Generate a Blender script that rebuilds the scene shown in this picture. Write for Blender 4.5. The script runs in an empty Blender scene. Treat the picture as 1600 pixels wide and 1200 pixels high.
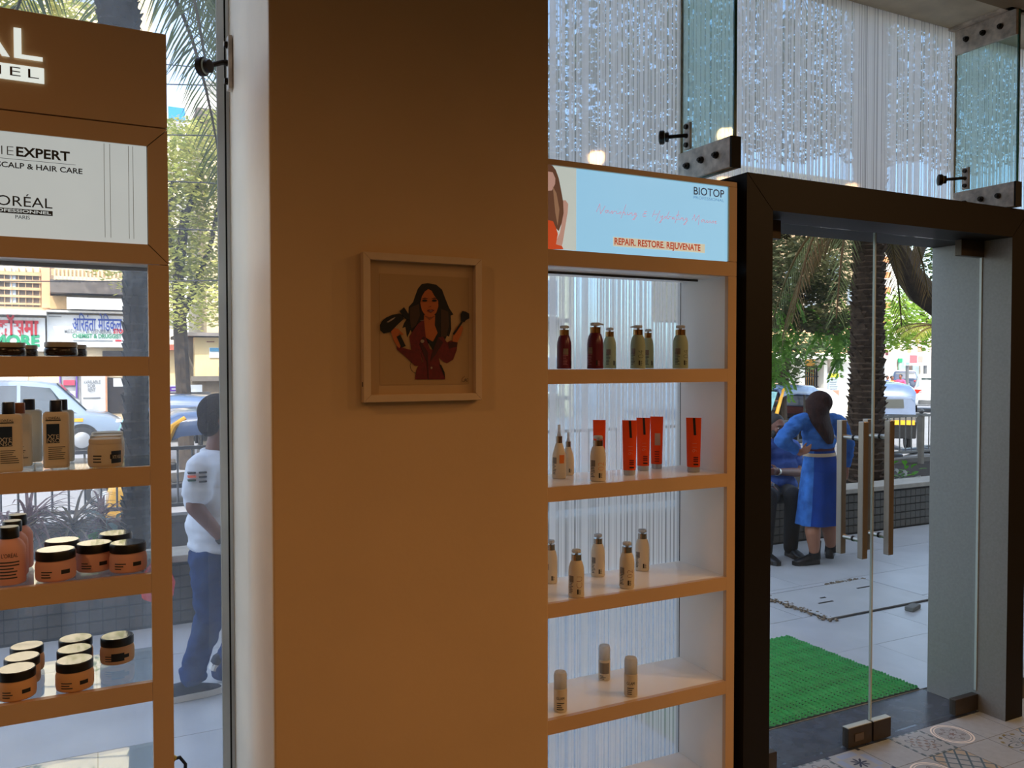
import bpy, bmesh, math, random
from mathutils import Vector as V, Matrix as M, noise as NZ

S = bpy.context.scene
COL = S.collection
PI = math.pi
R = math.radians
rnd = random.Random(7)

# ------------------------------------------------------------------ camera
FPX, YAW, PIT, ROL = 1292.7, 0.469116, -0.025488, -0.000674
EYE = V((0, 0, 1.70))
_f = V((math.sin(YAW) * math.cos(PIT), math.cos(YAW) * math.cos(PIT), math.sin(PIT)))
_r0 = V((math.cos(YAW), -math.sin(YAW), 0))
_u0 = _r0.cross(_f)
_r = _r0 * math.cos(ROL) + _u0 * math.sin(ROL)
_u = _u0 * math.cos(ROL) - _r0 * math.sin(ROL)
cd = bpy.data.cameras.new('camera')
cd.sensor_width = 36
cd.lens = FPX / 1600 * 36
cd.clip_start = 0.05
cd.clip_end = 500
cam = bpy.data.objects.new('camera', cd)
COL.objects.link(cam)
cam.matrix_world = M(((_r.x, _u.x, -_f.x, EYE.x), (_r.y, _u.y, -_f.y, EYE.y), (_r.z, _u.z, -_f.z, EYE.z), (0, 0, 0, 1)))
S.camera = cam


def at(px, py, X=None, Y=None, Z=None):
    """point of a world plane seen at a position measured in the photograph (used to lay things out)"""
    d = _f + _r * ((px - 800) / FPX) + _u * ((600 - py) / FPX)
    if Y is not None:
        t = (Y - EYE.y) / d.y
    elif X is not None:
        t = (X - EYE.x) / d.x
    else:
        t = (Z - EYE.z) / d.z
    return EYE + d * t


# ------------------------------------------------------------------ world, sun, exposure
S.view_settings.view_transform = 'Standard'
S.view_settings.look = 'None'
S.view_settings.gamma = 1
S.view_settings.use_curve_mapping = False
S.view_settings.exposure = 0.0
S.cycles.transparent_max_bounces = 20
S.cycles.max_bounces = 8
S.cycles.sample_clamp_indirect = 4.0
SUN_EL, SUN_AZ = R(50), R(205)     # azimuth the light comes from, clockwise from +Y
wd = bpy.data.worlds.new('sky')
S.world = wd
wd.use_nodes = True
wn = wd.node_tree
sky = wn.nodes.new('ShaderNodeTexSky')
sky.sky_type = 'NISHITA'
sky.sun_disc = False
sky.sun_elevation = SUN_EL
sky.sun_rotation = SUN_AZ
sky.air_density = 1.0
sky.dust_density = 2.5
sky.ozone_density = 1.0
hs_ = wn.nodes.new('ShaderNodeHueSaturation')
hs_.inputs['Saturation'].default_value = 0.82
wn.links.new(sky.outputs[0], hs_.inputs['Color'])
wn.links.new(hs_.outputs[0], wn.nodes['Background'].inputs[0])
wn.nodes['Background'].inputs[1].default_value = 0.64
sd = bpy.data.lights.new('sun', 'SUN')
sd.energy = 6.0
sd.angle = R(0.6)
sd.color = (1.0, 0.94, 0.84)
sun = bpy.data.objects.new('sun', sd)
COL.objects.link(sun)
_sv = V((math.sin(SUN_AZ) * math.cos(SUN_EL), math.cos(SUN_AZ) * math.cos(SUN_EL), math.sin(SUN_EL)))
sun.rotation_euler = _sv.to_track_quat('Z', 'Y').to_euler()


# ------------------------------------------------------------------ materials
def hx(s):
    s = s.lstrip('#')
    o = []
    for i in (0, 2, 4):
        c = int(s[i:i + 2], 16) / 255
        o.append(c / 12.92 if c <= 0.04045 else ((c + 0.055) / 1.055) ** 2.4)
    return tuple(o)


MATS = {}


def mat(name, col, rough=0.5, metal=0.0, spec=0.5, var=0.0, vs=6.0, bump=0.0, bs=60.0, emit=0.0, trans=0.0, coat=0.0, stretch=None):
    if name in MATS:
        return MATS[name]
    if isinstance(col, str):
        col = hx(col)
    m = bpy.data.materials.new(name)
    m.use_nodes = True
    nt = m.node_tree
    b = nt.nodes['Principled BSDF']
    b.inputs['Roughness'].default_value = rough
    b.inputs['Metallic'].default_value = metal
    b.inputs['Specular IOR Level'].default_value = spec
    b.inputs['Coat Weight'].default_value = coat
    b.inputs['Transmission Weight'].default_value = trans
    b.inputs['Base Color'].default_value = (*col, 1)
    tc = nt.nodes.new('ShaderNodeTexCoord')
    src = tc.outputs['Object']
    if stretch:
        mp = nt.nodes.new('ShaderNodeMapping')
        mp.inputs['Scale'].default_value = stretch
        nt.links.new(src, mp.inputs[0])
        src = mp.outputs[0]
    n = nt.nodes.new('ShaderNodeTexNoise')
    n.inputs['Scale'].default_value = vs
    n.inputs['Detail'].default_value = 5
    nt.links.new(src, n.inputs['Vector'])
    mr = nt.nodes.new('ShaderNodeMapRange')
    mr.inputs['From Min'].default_value = 0.3
    mr.inputs['From Max'].default_value = 0.7
    mr.inputs['To Min'].default_value = 1 - (var or 0.03)
    mr.inputs['To Max'].default_value = 1 + (var or 0.03)
    nt.links.new(n.outputs['Fac'], mr.inputs[0])
    mx = nt.nodes.new('ShaderNodeMix')
    mx.data_type = 'RGBA'
    mx.blend_type = 'MULTIPLY'
    mx.inputs[0].default_value = 1
    mx.inputs[6].default_value = (*col, 1)
    nt.links.new(mr.outputs[0], mx.inputs[7])
    nt.links.new(mx.outputs[2], b.inputs['Base Color'])
    if emit:
        nt.links.new(mx.outputs[2], b.inputs['Emission Color'])
        b.inputs['Emission Strength'].default_value = emit
    if bump:
        n2 = nt.nodes.new('ShaderNodeTexNoise')
        n2.inputs['Scale'].default_value = bs
        n2.inputs['Detail'].default_value = 4
        nt.links.new(src, n2.inputs['Vector'])
        bp = nt.nodes.new('ShaderNodeBump')
        bp.inputs['Strength'].default_value = bump
        bp.inputs['Distance'].default_value = 0.01
        nt.links.new(n2.outputs['Fac'], bp.inputs['Height'])
        nt.links.new(bp.outputs[0], b.inputs['Normal'])
    MATS[name] = m
    return m


def glass(name, tint, refl=0.04, edge=0.55, dust=0.0, dscale=9.0, dcol=(0.8, 0.85, 0.9)):
    """clear pane: transparent + mirror reflection growing towards grazing, with a little wiped dust"""
    m = bpy.data.materials.new(name)
    m.use_nodes = True
    nt = m.node_tree
    nt.nodes.remove(nt.nodes['Principled BSDF'])
    out = nt.nodes['Material Output']
    tr = nt.nodes.new('ShaderNodeBsdfTransparent')
    tr.inputs[0].default_value = (*tint, 1)
    gl = nt.nodes.new('ShaderNodeBsdfGlossy')
    gl.inputs['Roughness'].default_value = 0.015
    lw = nt.nodes.new('ShaderNodeLayerWeight')
    lw.inputs[0].default_value = 0.5
    pw = nt.nodes.new('ShaderNodeMath'); pw.operation = 'POWER'; pw.inputs[1].default_value = 4
    nt.links.new(lw.outputs['Facing'], pw.inputs[0])
    ma = nt.nodes.new('ShaderNodeMath'); ma.operation = 'MULTIPLY_ADD'
    ma.inputs[1].default_value = edge; ma.inputs[2].default_value = refl
    nt.links.new(pw.outputs[0], ma.inputs[0])
    mx = nt.nodes.new('ShaderNodeMixShader')
    nt.links.new(ma.outputs[0], mx.inputs[0])
    nt.links.new(tr.outputs[0], mx.inputs[1])
    nt.links.new(gl.outputs[0], mx.inputs[2])
    last = mx.outputs[0]
    if dust:
        tc = nt.nodes.new('ShaderNodeTexCoord')
        mp = nt.nodes.new('ShaderNodeMapping'); mp.inputs['Scale'].default_value = (1.0, 1.0, 0.35)
        mp.inputs['Rotation'].default_value = (0, R(20), 0)
        nz = nt.nodes.new('ShaderNodeTexNoise'); nz.inputs['Scale'].default_value = dscale; nz.inputs['Detail'].default_value = 8
        nz.inputs['Roughness'].default_value = 0.65
        nt.links.new(tc.outputs['Object'], mp.inputs[0]); nt.links.new(mp.outputs[0], nz.inputs['Vector'])
        mr = nt.nodes.new('ShaderNodeMapRange')
        mr.inputs['From Min'].default_value = 0.4; mr.inputs['From Max'].default_value = 0.8
        mr.inputs['To Min'].default_value = dust * 0.35; mr.inputs['To Max'].default_value = dust
        nt.links.new(nz.outputs['Fac'], mr.inputs[0])
        tl = nt.nodes.new('ShaderNodeBsdfTranslucent'); tl.inputs[0].default_value = (*dcol, 1)
        m2 = nt.nodes.new('ShaderNodeMixShader')
        nt.links.new(mr.outputs[0], m2.inputs[0]); nt.links.new(last, m2.inputs[1]); nt.links.new(tl.outputs[0], m2.inputs[2])
        last = m2.outputs[0]
    nt.links.new(last, out.inputs[0])
    MATS[name] = m
    return m


def film_glass(name):
    """pane with a frosted film of fine vertical stripes: white translucent bands between narrow clear bluish ones"""
    m = glass(name, (0.42, 0.62, 0.80), refl=0.05, edge=0.5)
    nt = m.node_tree
    out = nt.nodes['Material Output']
    last = out.inputs[0].links[0].from_socket
    tc = nt.nodes.new('ShaderNodeTexCoord')
    sx = nt.nodes.new('ShaderNodeSeparateXYZ')
    nt.links.new(tc.outputs['Object'], sx.inputs[0])
    facs = []
    for sc, lo, hi in ((95.0, 0.40, 0.50), (34.0, 0.28, 0.42)):
        cb = nt.nodes.new('ShaderNodeCombineXYZ')
        nt.links.new(sx.outputs[0], cb.inputs[0])
        nz = nt.nodes.new('ShaderNodeTexNoise'); nz.inputs['Scale'].default_value = sc; nz.inputs['Detail'].default_value = 1
        nt.links.new(cb.outputs[0], nz.inputs['Vector'])
        mr = nt.nodes.new('ShaderNodeMapRange'); mr.inputs['From Min'].default_value = lo; mr.inputs['From Max'].default_value = hi
        nt.links.new(nz.outputs['Fac'], mr.inputs[0])
        facs.append(mr.outputs[0])
    mu = nt.nodes.new('ShaderNodeMath'); mu.operation = 'MULTIPLY'
    nt.links.new(facs[0], mu.inputs[0]); nt.links.new(facs[1], mu.inputs[1])
    sc = nt.nodes.new('ShaderNodeMapRange'); sc.inputs['To Min'].default_value = 0.40; sc.inputs['To Max'].default_value = 0.95
    nt.links.new(mu.outputs[0], sc.inputs[0])
    tl = nt.nodes.new('ShaderNodeBsdfTranslucent'); tl.inputs[0].default_value = (0.69, 0.685, 0.66, 1)
    df = nt.nodes.new('ShaderNodeBsdfDiffuse'); df.inputs[0].default_value = (0.75, 0.78, 0.8, 1)
    gl = nt.nodes.new('ShaderNodeBsdfGlossy'); gl.inputs['Roughness'].default_value = 0.04
    m0 = nt.nodes.new('ShaderNodeMixShader'); m0.inputs[0].default_value = 0.25
    nt.links.new(tl.outputs[0], m0.inputs[1]); nt.links.new(df.outputs[0], m0.inputs[2])
    m1 = nt.nodes.new('ShaderNodeMixShader'); m1.inputs[0].default_value = 0.085
    nt.links.new(m0.outputs[0], m1.inputs[1]); nt.links.new(gl.outputs[0], m1.inputs[2])
    m2 = nt.nodes.new('ShaderNodeMixShader')
    nt.links.new(sc.outputs[0], m2.inputs[0]); nt.links.new(last, m2.inputs[1]); nt.links.new(m1.outputs[0], m2.inputs[2])
    nt.links.new(m2.outputs[0], out.inputs[0])
    return m


def leaf_mat(name, c1, c2, tl=0.35):
    if name in MATS:
        return MATS[name]
    m = mat(name, c1, rough=0.6, spec=0.3)
    nt = m.node_tree
    out = nt.nodes['Material Output']
    b = nt.nodes['Principled BSDF']
    gi = nt.nodes.new('ShaderNodeTexNoise'); gi.inputs['Scale'].default_value = 1.7; gi.inputs['Detail'].default_value = 6
    tc = nt.nodes.new('ShaderNodeTexCoord'); nt.links.new(tc.outputs['Object'], gi.inputs['Vector'])
    mr = nt.nodes.new('ShaderNodeMapRange'); mr.inputs['From Min'].default_value = .35; mr.inputs['From Max'].default_value = .65
    nt.links.new(gi.outputs['Fac'], mr.inputs[0])
    mx = nt.nodes.new('ShaderNodeMix'); mx.data_type = 'RGBA'
    mx.inputs[6].default_value = (*hx(c1), 1); mx.inputs[7].default_value = (*hx(c2), 1)
    nt.links.new(mr.outputs[0], mx.inputs[0])
    nt.links.new(mx.outputs[2], b.inputs['Base Color'])
    t = nt.nodes.new('ShaderNodeBsdfTranslucent')
    nt.links.new(mx.outputs[2], t.inputs[0])
    ms = nt.nodes.new('ShaderNodeMixShader'); ms.inputs[0].default_value = tl
    nt.links.new(b.outputs[0], ms.inputs[1]); nt.links.new(t.outputs[0], ms.inputs[2])
    nt.links.new(ms.outputs[0], out.inputs[0])
    return m


# ------------------------------------------------------------------ mesh builder
class MB:
    def __init__(s):
        s.v, s.f, s.m = [], [], []

    def add(s, vs, fs, mi=0):
        o = len(s.v)
        s.v += [tuple(v) for v in vs]
        s.f += [tuple(i + o for i in f) for f in fs]
        s.m += [mi] * len(fs)
        return s

    def box(s, lo, hi, mi=0, T=None):
        x0, y0, z0 = lo; x1, y1, z1 = hi
        vs = [V(p) for p in ((x0, y0, z0), (x1, y0, z0), (x1, y1, z0), (x0, y1, z0), (x0, y0, z1), (x1, y0, z1), (x1, y1, z1), (x0, y1, z1))]
        if T is not None:
            vs = [T @ v for v in vs]
        return s.add(vs, [(3, 2, 1, 0), (4, 5, 6, 7), (0, 1, 5, 4), (1, 2, 6, 5), (2, 3, 7, 6), (3, 0, 4, 7)], mi)

    def cbox(s, c, d, mi=0, T=None):
        return s.box((c[0] - d[0] / 2, c[1] - d[1] / 2, c[2] - d[2] / 2), (c[0] + d[0] / 2, c[1] + d[1] / 2, c[2] + d[2] / 2), mi, T)

    def loft(s, rings, mi=0, cap0=True, cap1=True, closed=True):
        n = len(rings[0])
        vs = [p for r in rings for p in r]
        fs = []
        for i in range(len(rings) - 1):
            for j in range(n if closed else n - 1):
                k = (j + 1) % n
                fs.append((i * n + j, i * n + k, (i + 1) * n + k, (i + 1) * n + j))
        if closed and cap0:
            fs.append(tuple(range(n))[::-1])
        if closed and cap1:
            fs.append(tuple((len(rings) - 1) * n + j for j in range(n)))
        return s.add(vs, fs, mi)

    def tube(s, pts, rs, n=8, mi=0, caps=True):
        pts = [V(p) for p in pts]
        if not isinstance(rs, (list, tuple)):
            rs = [rs] * len(pts)
        rings = []
        up = None
        for i, p in enumerate(pts):
            d = (pts[min(i + 1, len(pts) - 1)] - pts[max(i - 1, 0)])
            if d.length < 1e-9:
                d = V((0, 0, 1))
            d.normalize()
            if up is None:
                a = V((0, 0, 1)) if abs(d.z) < 0.9 else V((1, 0, 0))
                up = d.cross(a).normalized()
            else:
                up = (up - d * up.dot(d)).normalized()
            w = d.cross(up)
            rings.append([p + (up * math.cos(2 * PI * k / n) + w * math.sin(2 * PI * k / n)) * rs[i] for k in range(n)])
        return s.loft(rings, mi, caps, caps)

    def cyl(s, a, b, r0, r1=None, n=16, mi=0):
        return s.tube([a, b], [r0, r0 if r1 is None else r1], n, mi)

    def lathe(s, prof, c=(0, 0, 0), n=24, mi=0, sx=1, sy=1, T=None):
        rings = []
        for r, z in prof:
            ring = [V((c[0] + r * sx * math.cos(2 * PI * k / n), c[1] + r * sy * math.sin(2 * PI * k / n), c[2] + z)) for k in range(n)]
            if T is not None:
                ring = [T @ p for p in ring]
            rings.append(ring)
        return s.loft(rings, mi)

    def ell(s, c, r, n=12, m=8, mi=0, T=None):
        if not isinstance(r, (list, tuple)):
            r = (r, r, r)
        prof = []
        rings = []
        for i in range(m + 1):
            a = -PI / 2 + PI * i / m
            q = max(math.cos(a), 0.02)
            ring = [V((r[0] * q * math.cos(2 * PI * k / n), r[1] * q * math.sin(2 * PI * k / n), r[2] * math.sin(a))) for k in range(n)]
            if T is not None:
                ring = [T @ p for p in ring]
            rings.append([V(c) + p for p in ring])
        return s.loft(rings, mi)

    def limb(s, pts, rs, n=12):
        for i in range(len(pts) - 1):
            s.cyl(pts[i], pts[i + 1], rs[i], rs[i + 1], n)
        for p, r in zip(pts, rs):
            s.ell(p, r * 0.99, n, 8)
        return s

    def prism(s, poly, off, mi=0):
        off = V(off)
        a = [V(p) for p in poly]
        return s.loft([a, [p + off for p in a]], mi)

    def quad(s, a, b, c, d, mi=0):
        return s.add([a, b, c, d], [(0, 1, 2, 3)], mi)

    def mesh(s, name, ms, smooth=False, recalc=True, ang=0.6):
        me = bpy.data.meshes.new(name)
        me.from_pydata(s.v, [], s.f)
        if not isinstance(ms, (list, tuple)):
            ms = [ms]
        for m in ms:
            me.materials.append(m)
        if len(ms) > 1:
            me.polygons.foreach_set('material_index', s.m)
        if recalc and len(s.v) < 60000:
            bm = bmesh.new(); bm.from_mesh(me)
            bmesh.ops.recalc_face_normals(bm, faces=bm.faces)
            bm.to_mesh(me); bm.free()
        if smooth:
            me.polygons.foreach_set('use_smooth', [True] * len(me.polygons))
            me.set_sharp_from_angle(angle=ang)
        me.update()
        return me

    def build(s, name, ms, parent=None, smooth=False, bevel=0, loc=None, rz=0, recalc=True, ang=0.6):
        return put(name, s.mesh(name, ms, smooth, recalc, ang), parent, loc, rz, bevel)


def put(name, me, parent=None, loc=None, rz=0, bevel=0):
    o = bpy.data.objects.new(name, me)
    COL.objects.link(o)
    if parent is not None:
        o.parent = parent
    if loc is not None:
        o.location = loc
    if rz:
        o.rotation_euler = (0, 0, rz)
    if bevel:
        md = o.modifiers.new('bevel', 'BEVEL')
        md.width = bevel; md.segments = 2; md.limit_method = 'ANGLE'
    return o


def tag(o, label=None, cat=None, group=None, kind=None):
    if label: o['label'] = label
    if cat: o['category'] = cat
    if group: o['group'] = group
    if kind: o['kind'] = kind
    return o


def thing(name, label, cat, loc=(0, 0, 0), rz=0, group=None, kind=None):
    o = bpy.data.objects.new(name, None)
    o.empty_display_size = 0.05
    COL.objects.link(o)
    o.location = loc
    o.rotation_euler = (0, 0, rz)
    return tag(o, label, cat, group, kind)


def dup(o, parent=None, loc=None, rz=None, label=None, group=None):
    c = o.copy()
    COL.objects.link(c)
    if parent is not None: c.parent = parent
    if loc is not None: c.location = loc
    if rz is not None: c.rotation_euler = (0, 0, rz)
    if label: c['label'] = label
    if group: c['group'] = group
    for ch in list(o.children):
        dup(ch, c)
    return c


def relabel(o, **names):
    for ch in o.children:
        n = ch.name.split('.')[0]
        if n in names: ch['label'] = names[n]


def B(name, lo, hi, m, parent=None, bevel=0, kind=None, label=None):
    o = MB().box(lo, hi).build(name, m, parent, bevel=bevel)
    return tag(o, label, None, None, kind)


def lettering(s, size, m, parent, pos, name='lettering', width=None, align='CENTER', depth=0.0006, shear=0.0, bold=0.0, spacing=1.0, wrap=0.0, turn=0.0, back=False, face=None):
    """raised flat letters; local frame x right, z up, facing -y; wrap = radius of the round body they follow"""
    cu = bpy.data.curves.new('txt', 'FONT')
    cu.body = s; cu.size = size; cu.align_x = align; cu.align_y = 'CENTER'
    cu.shear = shear; cu.offset = bold; cu.space_character = spacing
    cu.resolution_u = 3
    ob = bpy.data.objects.new('txt', cu)
    me0 = ob.to_mesh()
    vs = [V(v.co) for v in me0.vertices]
    fs = [tuple(p.vertices) for p in me0.polygons]
    ob.to_mesh_clear()
    bpy.data.objects.remove(ob); bpy.data.curves.remove(cu)
    if width and vs:
        w = max(v.x for v in vs) - min(v.x for v in vs)
        k = width / w
        for v in vs: v.x *= k
    if turn:
        rt = M.Rotation(turn, 3, 'Z')
        vs = [rt @ v for v in vs]
    out = []
    for v in vs:
        if wrap:
            a = v.x / wrap
            out.append(V(((wrap + depth) * math.sin(a), -(wrap + depth) * math.cos(a), v.y)))
        else:
            out.append(V((v.x, -depth, v.y)))
    me = bpy.data.meshes.new(name)
    me.from_pydata(out, [], fs)
    me.materials.append(m)
    me.update()
    o = put(name, me, parent, pos)
    if face is not None:
        o.rotation_euler = face
    return o


def remeshed(mb, voxel, smooth=3):
    me = mb.mesh('tmp', [], recalc=True) if False else None
    me = bpy.data.meshes.new('tmp')
    me.from_pydata(mb.v, [], mb.f)
    bm = bmesh.new(); bm.from_mesh(me)
    bmesh.ops.recalc_face_normals(bm, faces=bm.faces)
    bm.to_mesh(me); bm.free()
    o = bpy.data.objects.new('tmp', me)
    COL.objects.link(o)
    r = o.modifiers.new('r', 'REMESH'); r.mode = 'VOXEL'; r.voxel_size = voxel; r.adaptivity = 0
    sm = o.modifiers.new('s', 'SMOOTH'); sm.iterations = smooth; sm.factor = 0.5
    dg = bpy.context.evaluated_depsgraph_get()
    res = bpy.data.meshes.new_from_object(o.evaluated_get(dg), depsgraph=dg)
    bpy.data.objects.remove(o); bpy.data.meshes.remove(me)
    res.polygons.foreach_set('use_smooth', [True] * len(res.polygons))
    return res


def bodymesh(name, mb, m, parent, voxel, smooth=3, wrinkle=0.0, freq=9.0):
    me = remeshed(mb, voxel, smooth)
    if wrinkle:
        nn = [V(v.normal) for v in me.vertices]
        for v, n in zip(me.vertices, nn):
            c = v.co
            k = NZ.noise(V((c.x * freq, c.y * freq, c.z * freq * 1.7)))
            k2 = 1 - abs(NZ.noise(V((c.x * freq * 1.3 + 7, c.y * freq * 1.3, c.z * freq * 2.6)))) * 2
            v.co = c + n * wrinkle * (k * .8 + k2 * .6)
    me.name = name
    me.materials.clear(); me.materials.append(m)
    return put(name, me, parent)


# palette
LAM = mat('beige_laminate', '#c9a67e', rough=0.32, spec=0.45, var=0.03, vs=3)
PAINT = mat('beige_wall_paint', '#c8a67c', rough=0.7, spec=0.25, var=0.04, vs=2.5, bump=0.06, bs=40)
PAINT_DAYLIT = mat('daylit_side_paint', '#fdebd0', rough=0.6, var=0.05, vs=4, bump=0.05, bs=30)  # pillar side tone lightened for daylight; same beige paint as the front
WHITE_LAM = mat('white_laminate', '#efeae1', rough=0.25, spec=0.5, var=0.02)
DARK = mat('black_gap', '#0c0a09', rough=0.8)
DARKLAM = mat('dark_brown_laminate', '#181411', rough=0.5, spec=0.2, var=0.10, vs=60, bump=0.03, bs=200)
STEEL = mat('brushed_steel', '#b3aea6', rough=0.32, metal=1.0, var=0.08, vs=30, stretch=(1, 1, 0.05))
OLDSTEEL = mat('stained_steel', '#cdc0b2', rough=0.55, metal=0.15, var=0.35, vs=24, bump=0.25, bs=35)
BOLT = mat('dark_bolt_metal', '#3a332d', rough=0.4, metal=0.9, var=0.2, vs=40)
RUBBER = mat('black_rubber', '#15151a', rough=0.7)
GLASS = glass('window_glass', (0.93, 0.95, 0.96), refl=0.03, dust=0.11, dscale=5.0)
DOORGLASS = glass('door_glass', (0.93, 0.95, 0.94), refl=0.022, edge=0.35, dust=0.01)
FIN = glass('green_fin_glass', (0.80, 0.93, 0.91), refl=0.04, edge=0.35, dust=0.10, dscale=7.0, dcol=(.55, .7, .68))
SHELFGLASS = glass('shelf_glass', (0.90, 0.95, 0.95), refl=0.16, edge=0.75)
FINEDGE = mat('green_glass_edge', '#1f5a4e', rough=0.2, coat=0.5)
PALEEDGE = mat('pale_glass_edge', '#b9c4bd', rough=0.25, coat=0.4)
FILM = film_glass('striped_film_glass')
SILICONE = mat('yellowed_silicone', '#b9a98a', rough=0.5, var=0.3, vs=30)

# ================================================================== the room shell
ZC = 3.345      # ceiling
YG = 2.70       # plane of the shop-front glass


def st(name, lo, hi, m, bevel=0):
    return B(name, lo, hi, m, None, bevel, 'structure')


floor = st('floor', (-4, -4.2, -0.25), (10, 2.53, -0.006), mat('grey_grout', '#8d8c86', rough=0.8, var=0.1, vs=20))
CEILM = mat('ceiling_paint', '#8f7a5f', rough=0.85, var=0.08, vs=5)
st('ceiling', (-4, -4.2, ZC - 0.012), (10, 2.42, ZC + 0.1), CEILM)
st('trim_1', (-4, 2.42, ZC), (10, 2.78, ZC + 0.1), mat('plaster_soffit', '#cfc3ad', rough=0.8, var=0.14, vs=7, bump=0.15, bs=25))
ROOMP = mat('room_wall_paint', '#7d6a52', rough=0.9, var=0.05)
st('wall_back', (-4, -4.4, 0), (10, -4.2, ZC), ROOMP)
st('wall_left', (-4.2, -4.4, 0), (-4, 2.75, ZC), ROOMP)
st('wall_right', (10, -4.4, 0), (10.2, 2.75, ZC), ROOMP)
st('wall_front', (6.0, 2.60, 0), (10, 2.75, ZC), ROOMP)
st('wall_upper_storeys', (-6.5, -4.4, ZC + 0.1), (13, 2.78, 10.0), mat('facade_paint', '#bdb3a3', rough=0.8, var=0.1))

# --- square pillar that carries the framed picture
pil = MB().box((0.387, 2.06, 0), (1.162, 2.74, ZC)).mesh('pillar', [PAINT, PAINT_DAYLIT])
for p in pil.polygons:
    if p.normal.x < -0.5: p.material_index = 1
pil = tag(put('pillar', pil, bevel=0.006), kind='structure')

# --- shop-front glass
w1 = tag(MB().box((-4, YG, 0), (0.372, YG + 0.012, ZC)).build('window_1', GLASS), kind='structure')
B('edge_strip', (0.352, YG - 0.006, 0), (0.386, YG + 0.018, ZC), leaf_mat('frosted_edge_channel', '#b9b4ac', '#d6d2ca', .75), w1)
B('joint_bead', (0.372, YG - 0.012, 0), (0.3765, YG - 0.006, ZC), DARK, w1)
w2 = tag(MB().box((1.162, YG, 0), (2.136, YG + 0.012, ZC)).build('window_2', FILM), kind='structure')
w3 = tag(MB().box((2.142, YG, 2.42), (3.834, YG + 0.012, ZC)).build('window_3', FILM), kind='structure')
w4 = tag(MB().box((3.842, YG, 2.42), (6.0, YG + 0.012, ZC)).build('window_4', FILM), kind='structure')
w5 = tag(MB().box((3.968, YG, 0), (6.0, YG + 0.012, 2.42)).build('window_5', FILM), kind='structure')
for x, w in ((2.136, w2), (3.835, w3)):
    B('silicone_joint', (x - 0.004, YG - 0.004, 2.42), (x + 0.008, YG + 0.016, ZC), SILICONE, w)

PANE = glass('plain_pane', (0.95, 0.97, 0.97), refl=0.03, edge=0.4)
for w in (w2, w3, w4, w5):
    w.data.materials.append(PANE)
    for p in w.data.polygons:
        if p.normal.y > -0.5: p.material_index = 1

# --- glass fins that stiffen the shop front, with their patch plates
def rowbolts(mb, x, pts, r=0.014):
    for y, z in pts:
        mb.cyl((x, y, z), (x - 0.012, y, z), r, r * 0.85, 10)
        mb.cyl((x - 0.012, y, z), (x - 0.02, y, z), r * 0.5, r * 0.5, 8)


def fin(x, zb, label, top):
    t = thing('glass_fin', label, 'glass fin', (x, 2.39, zb))
    B('glass_panel', (-0.006, 0, 0), (0.006, 0.30, ZC - zb), FIN, t)
    B('glass_edge', (-0.0065, -0.006, 0.1), (0.0065, 0.0, ZC - zb), FINEDGE, t)
    # bottom patch plate
    B('patch_plate', (-0.024, -0.004, 0.0), (-0.007, 0.30, 0.115), OLDSTEEL, t, bevel=0.002)
    B('patch_plate', (0.007, -0.004, 0.0), (0.024, 0.30, 0.115), OLDSTEEL, t, bevel=0.002)
    B('plate_edge', (-0.023, -0.012, 0.0), (0.023, -0.004, 0.115), DARK, t)
    for y, z in ((0.07, 0.06), (0.155, 0.06), (0.24, 0.055)):
        b = MB(); rowbolts(b, -0.024, [(y, z)])
        b.build('bolt', BOLT, t, smooth=True)
    if top:
        zt = ZC - zb
        B('top_plate', (-0.024, -0.004, zt - 0.13), (-0.007, 0.30, zt - 0.012), OLDSTEEL, t, bevel=0.002)
        B('top_flange', (-0.06, -0.004, zt - 0.012), (0.05, 0.33, zt - 0.001), OLDSTEEL, t)
        for y in (0.07, 0.155, 0.24):
            b = MB(); rowbolts(b, -0.024, [(y, zt - 0.07)])
            b.build('bolt', BOLT, t, smooth=True)
    return t


fin(2.138, 2.425, 'tall green-edged glass fin above the right end of the blue light box', False)
fin(3.84, 2.425, 'green-edged glass fin with a rusty top bracket near the upper right corner', True)


def spider(label, plate, normal, knob, length):
    """plate with two bolts; rod running to a round glass bolt"""
    t = thing('glass_bolt', label, 'glass bolt', plate)
    n = V(normal)
    e = V((0, 1, 0)) if abs(n.x) > .5 else V((1, 0, 0))
    a = MB().box((-0.006 * abs(n.x) - 0.018 * abs(e.x), -0.018 * abs(e.y) - .006 * abs(n.y), -length / 2), (0.006 * abs(n.x) + 0.018 * abs(e.x), 0.018 * abs(e.y) + .006 * abs(n.y), length / 2))
    a.build('mount_plate', OLDSTEEL, t, bevel=0.002)
    for z in (-length * 0.34, length * 0.34):
        MB().cyl(V((0, 0, z)) + n * 0.006, V((0, 0, z)) + n * 0.016, 0.0105, 0.009, 10).build('bolt', BOLT, t, smooth=True)
    k = V(knob) - V(plate)
    MB().tube([n * 0.004, n * 0.02, n * 0.02 + (k - n * 0.02) * 0.8, k], [0.010, 0.0075, 0.0075, 0.012], 10).build('rod', BOLT, t, smooth=True)
    d = V((0, 1, 0)) * 0.62 + V((-0.75, 0, 0.0))
    d.normalize()
    kk = MB()
    c = k
    kk.tube([c - d * 0.022, c - d * 0.020, c - d * 0.008, c - d * 0.006], [0.012, 0.019, 0.019, 0.012], 20)
    kk.tube([c - d * 0.004, c, c + d * 0.014, c + d * 0.018], [0.024, 0.027, 0.027, 0.020], 20)
    kk.build('round_knob', BOLT, t, smooth=True)
    MB().tube([c - d * 0.006, c - d * 0.001], [0.0225, 0.0235], 20).build('washer', PALEEDGE, t)
    return t


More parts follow.
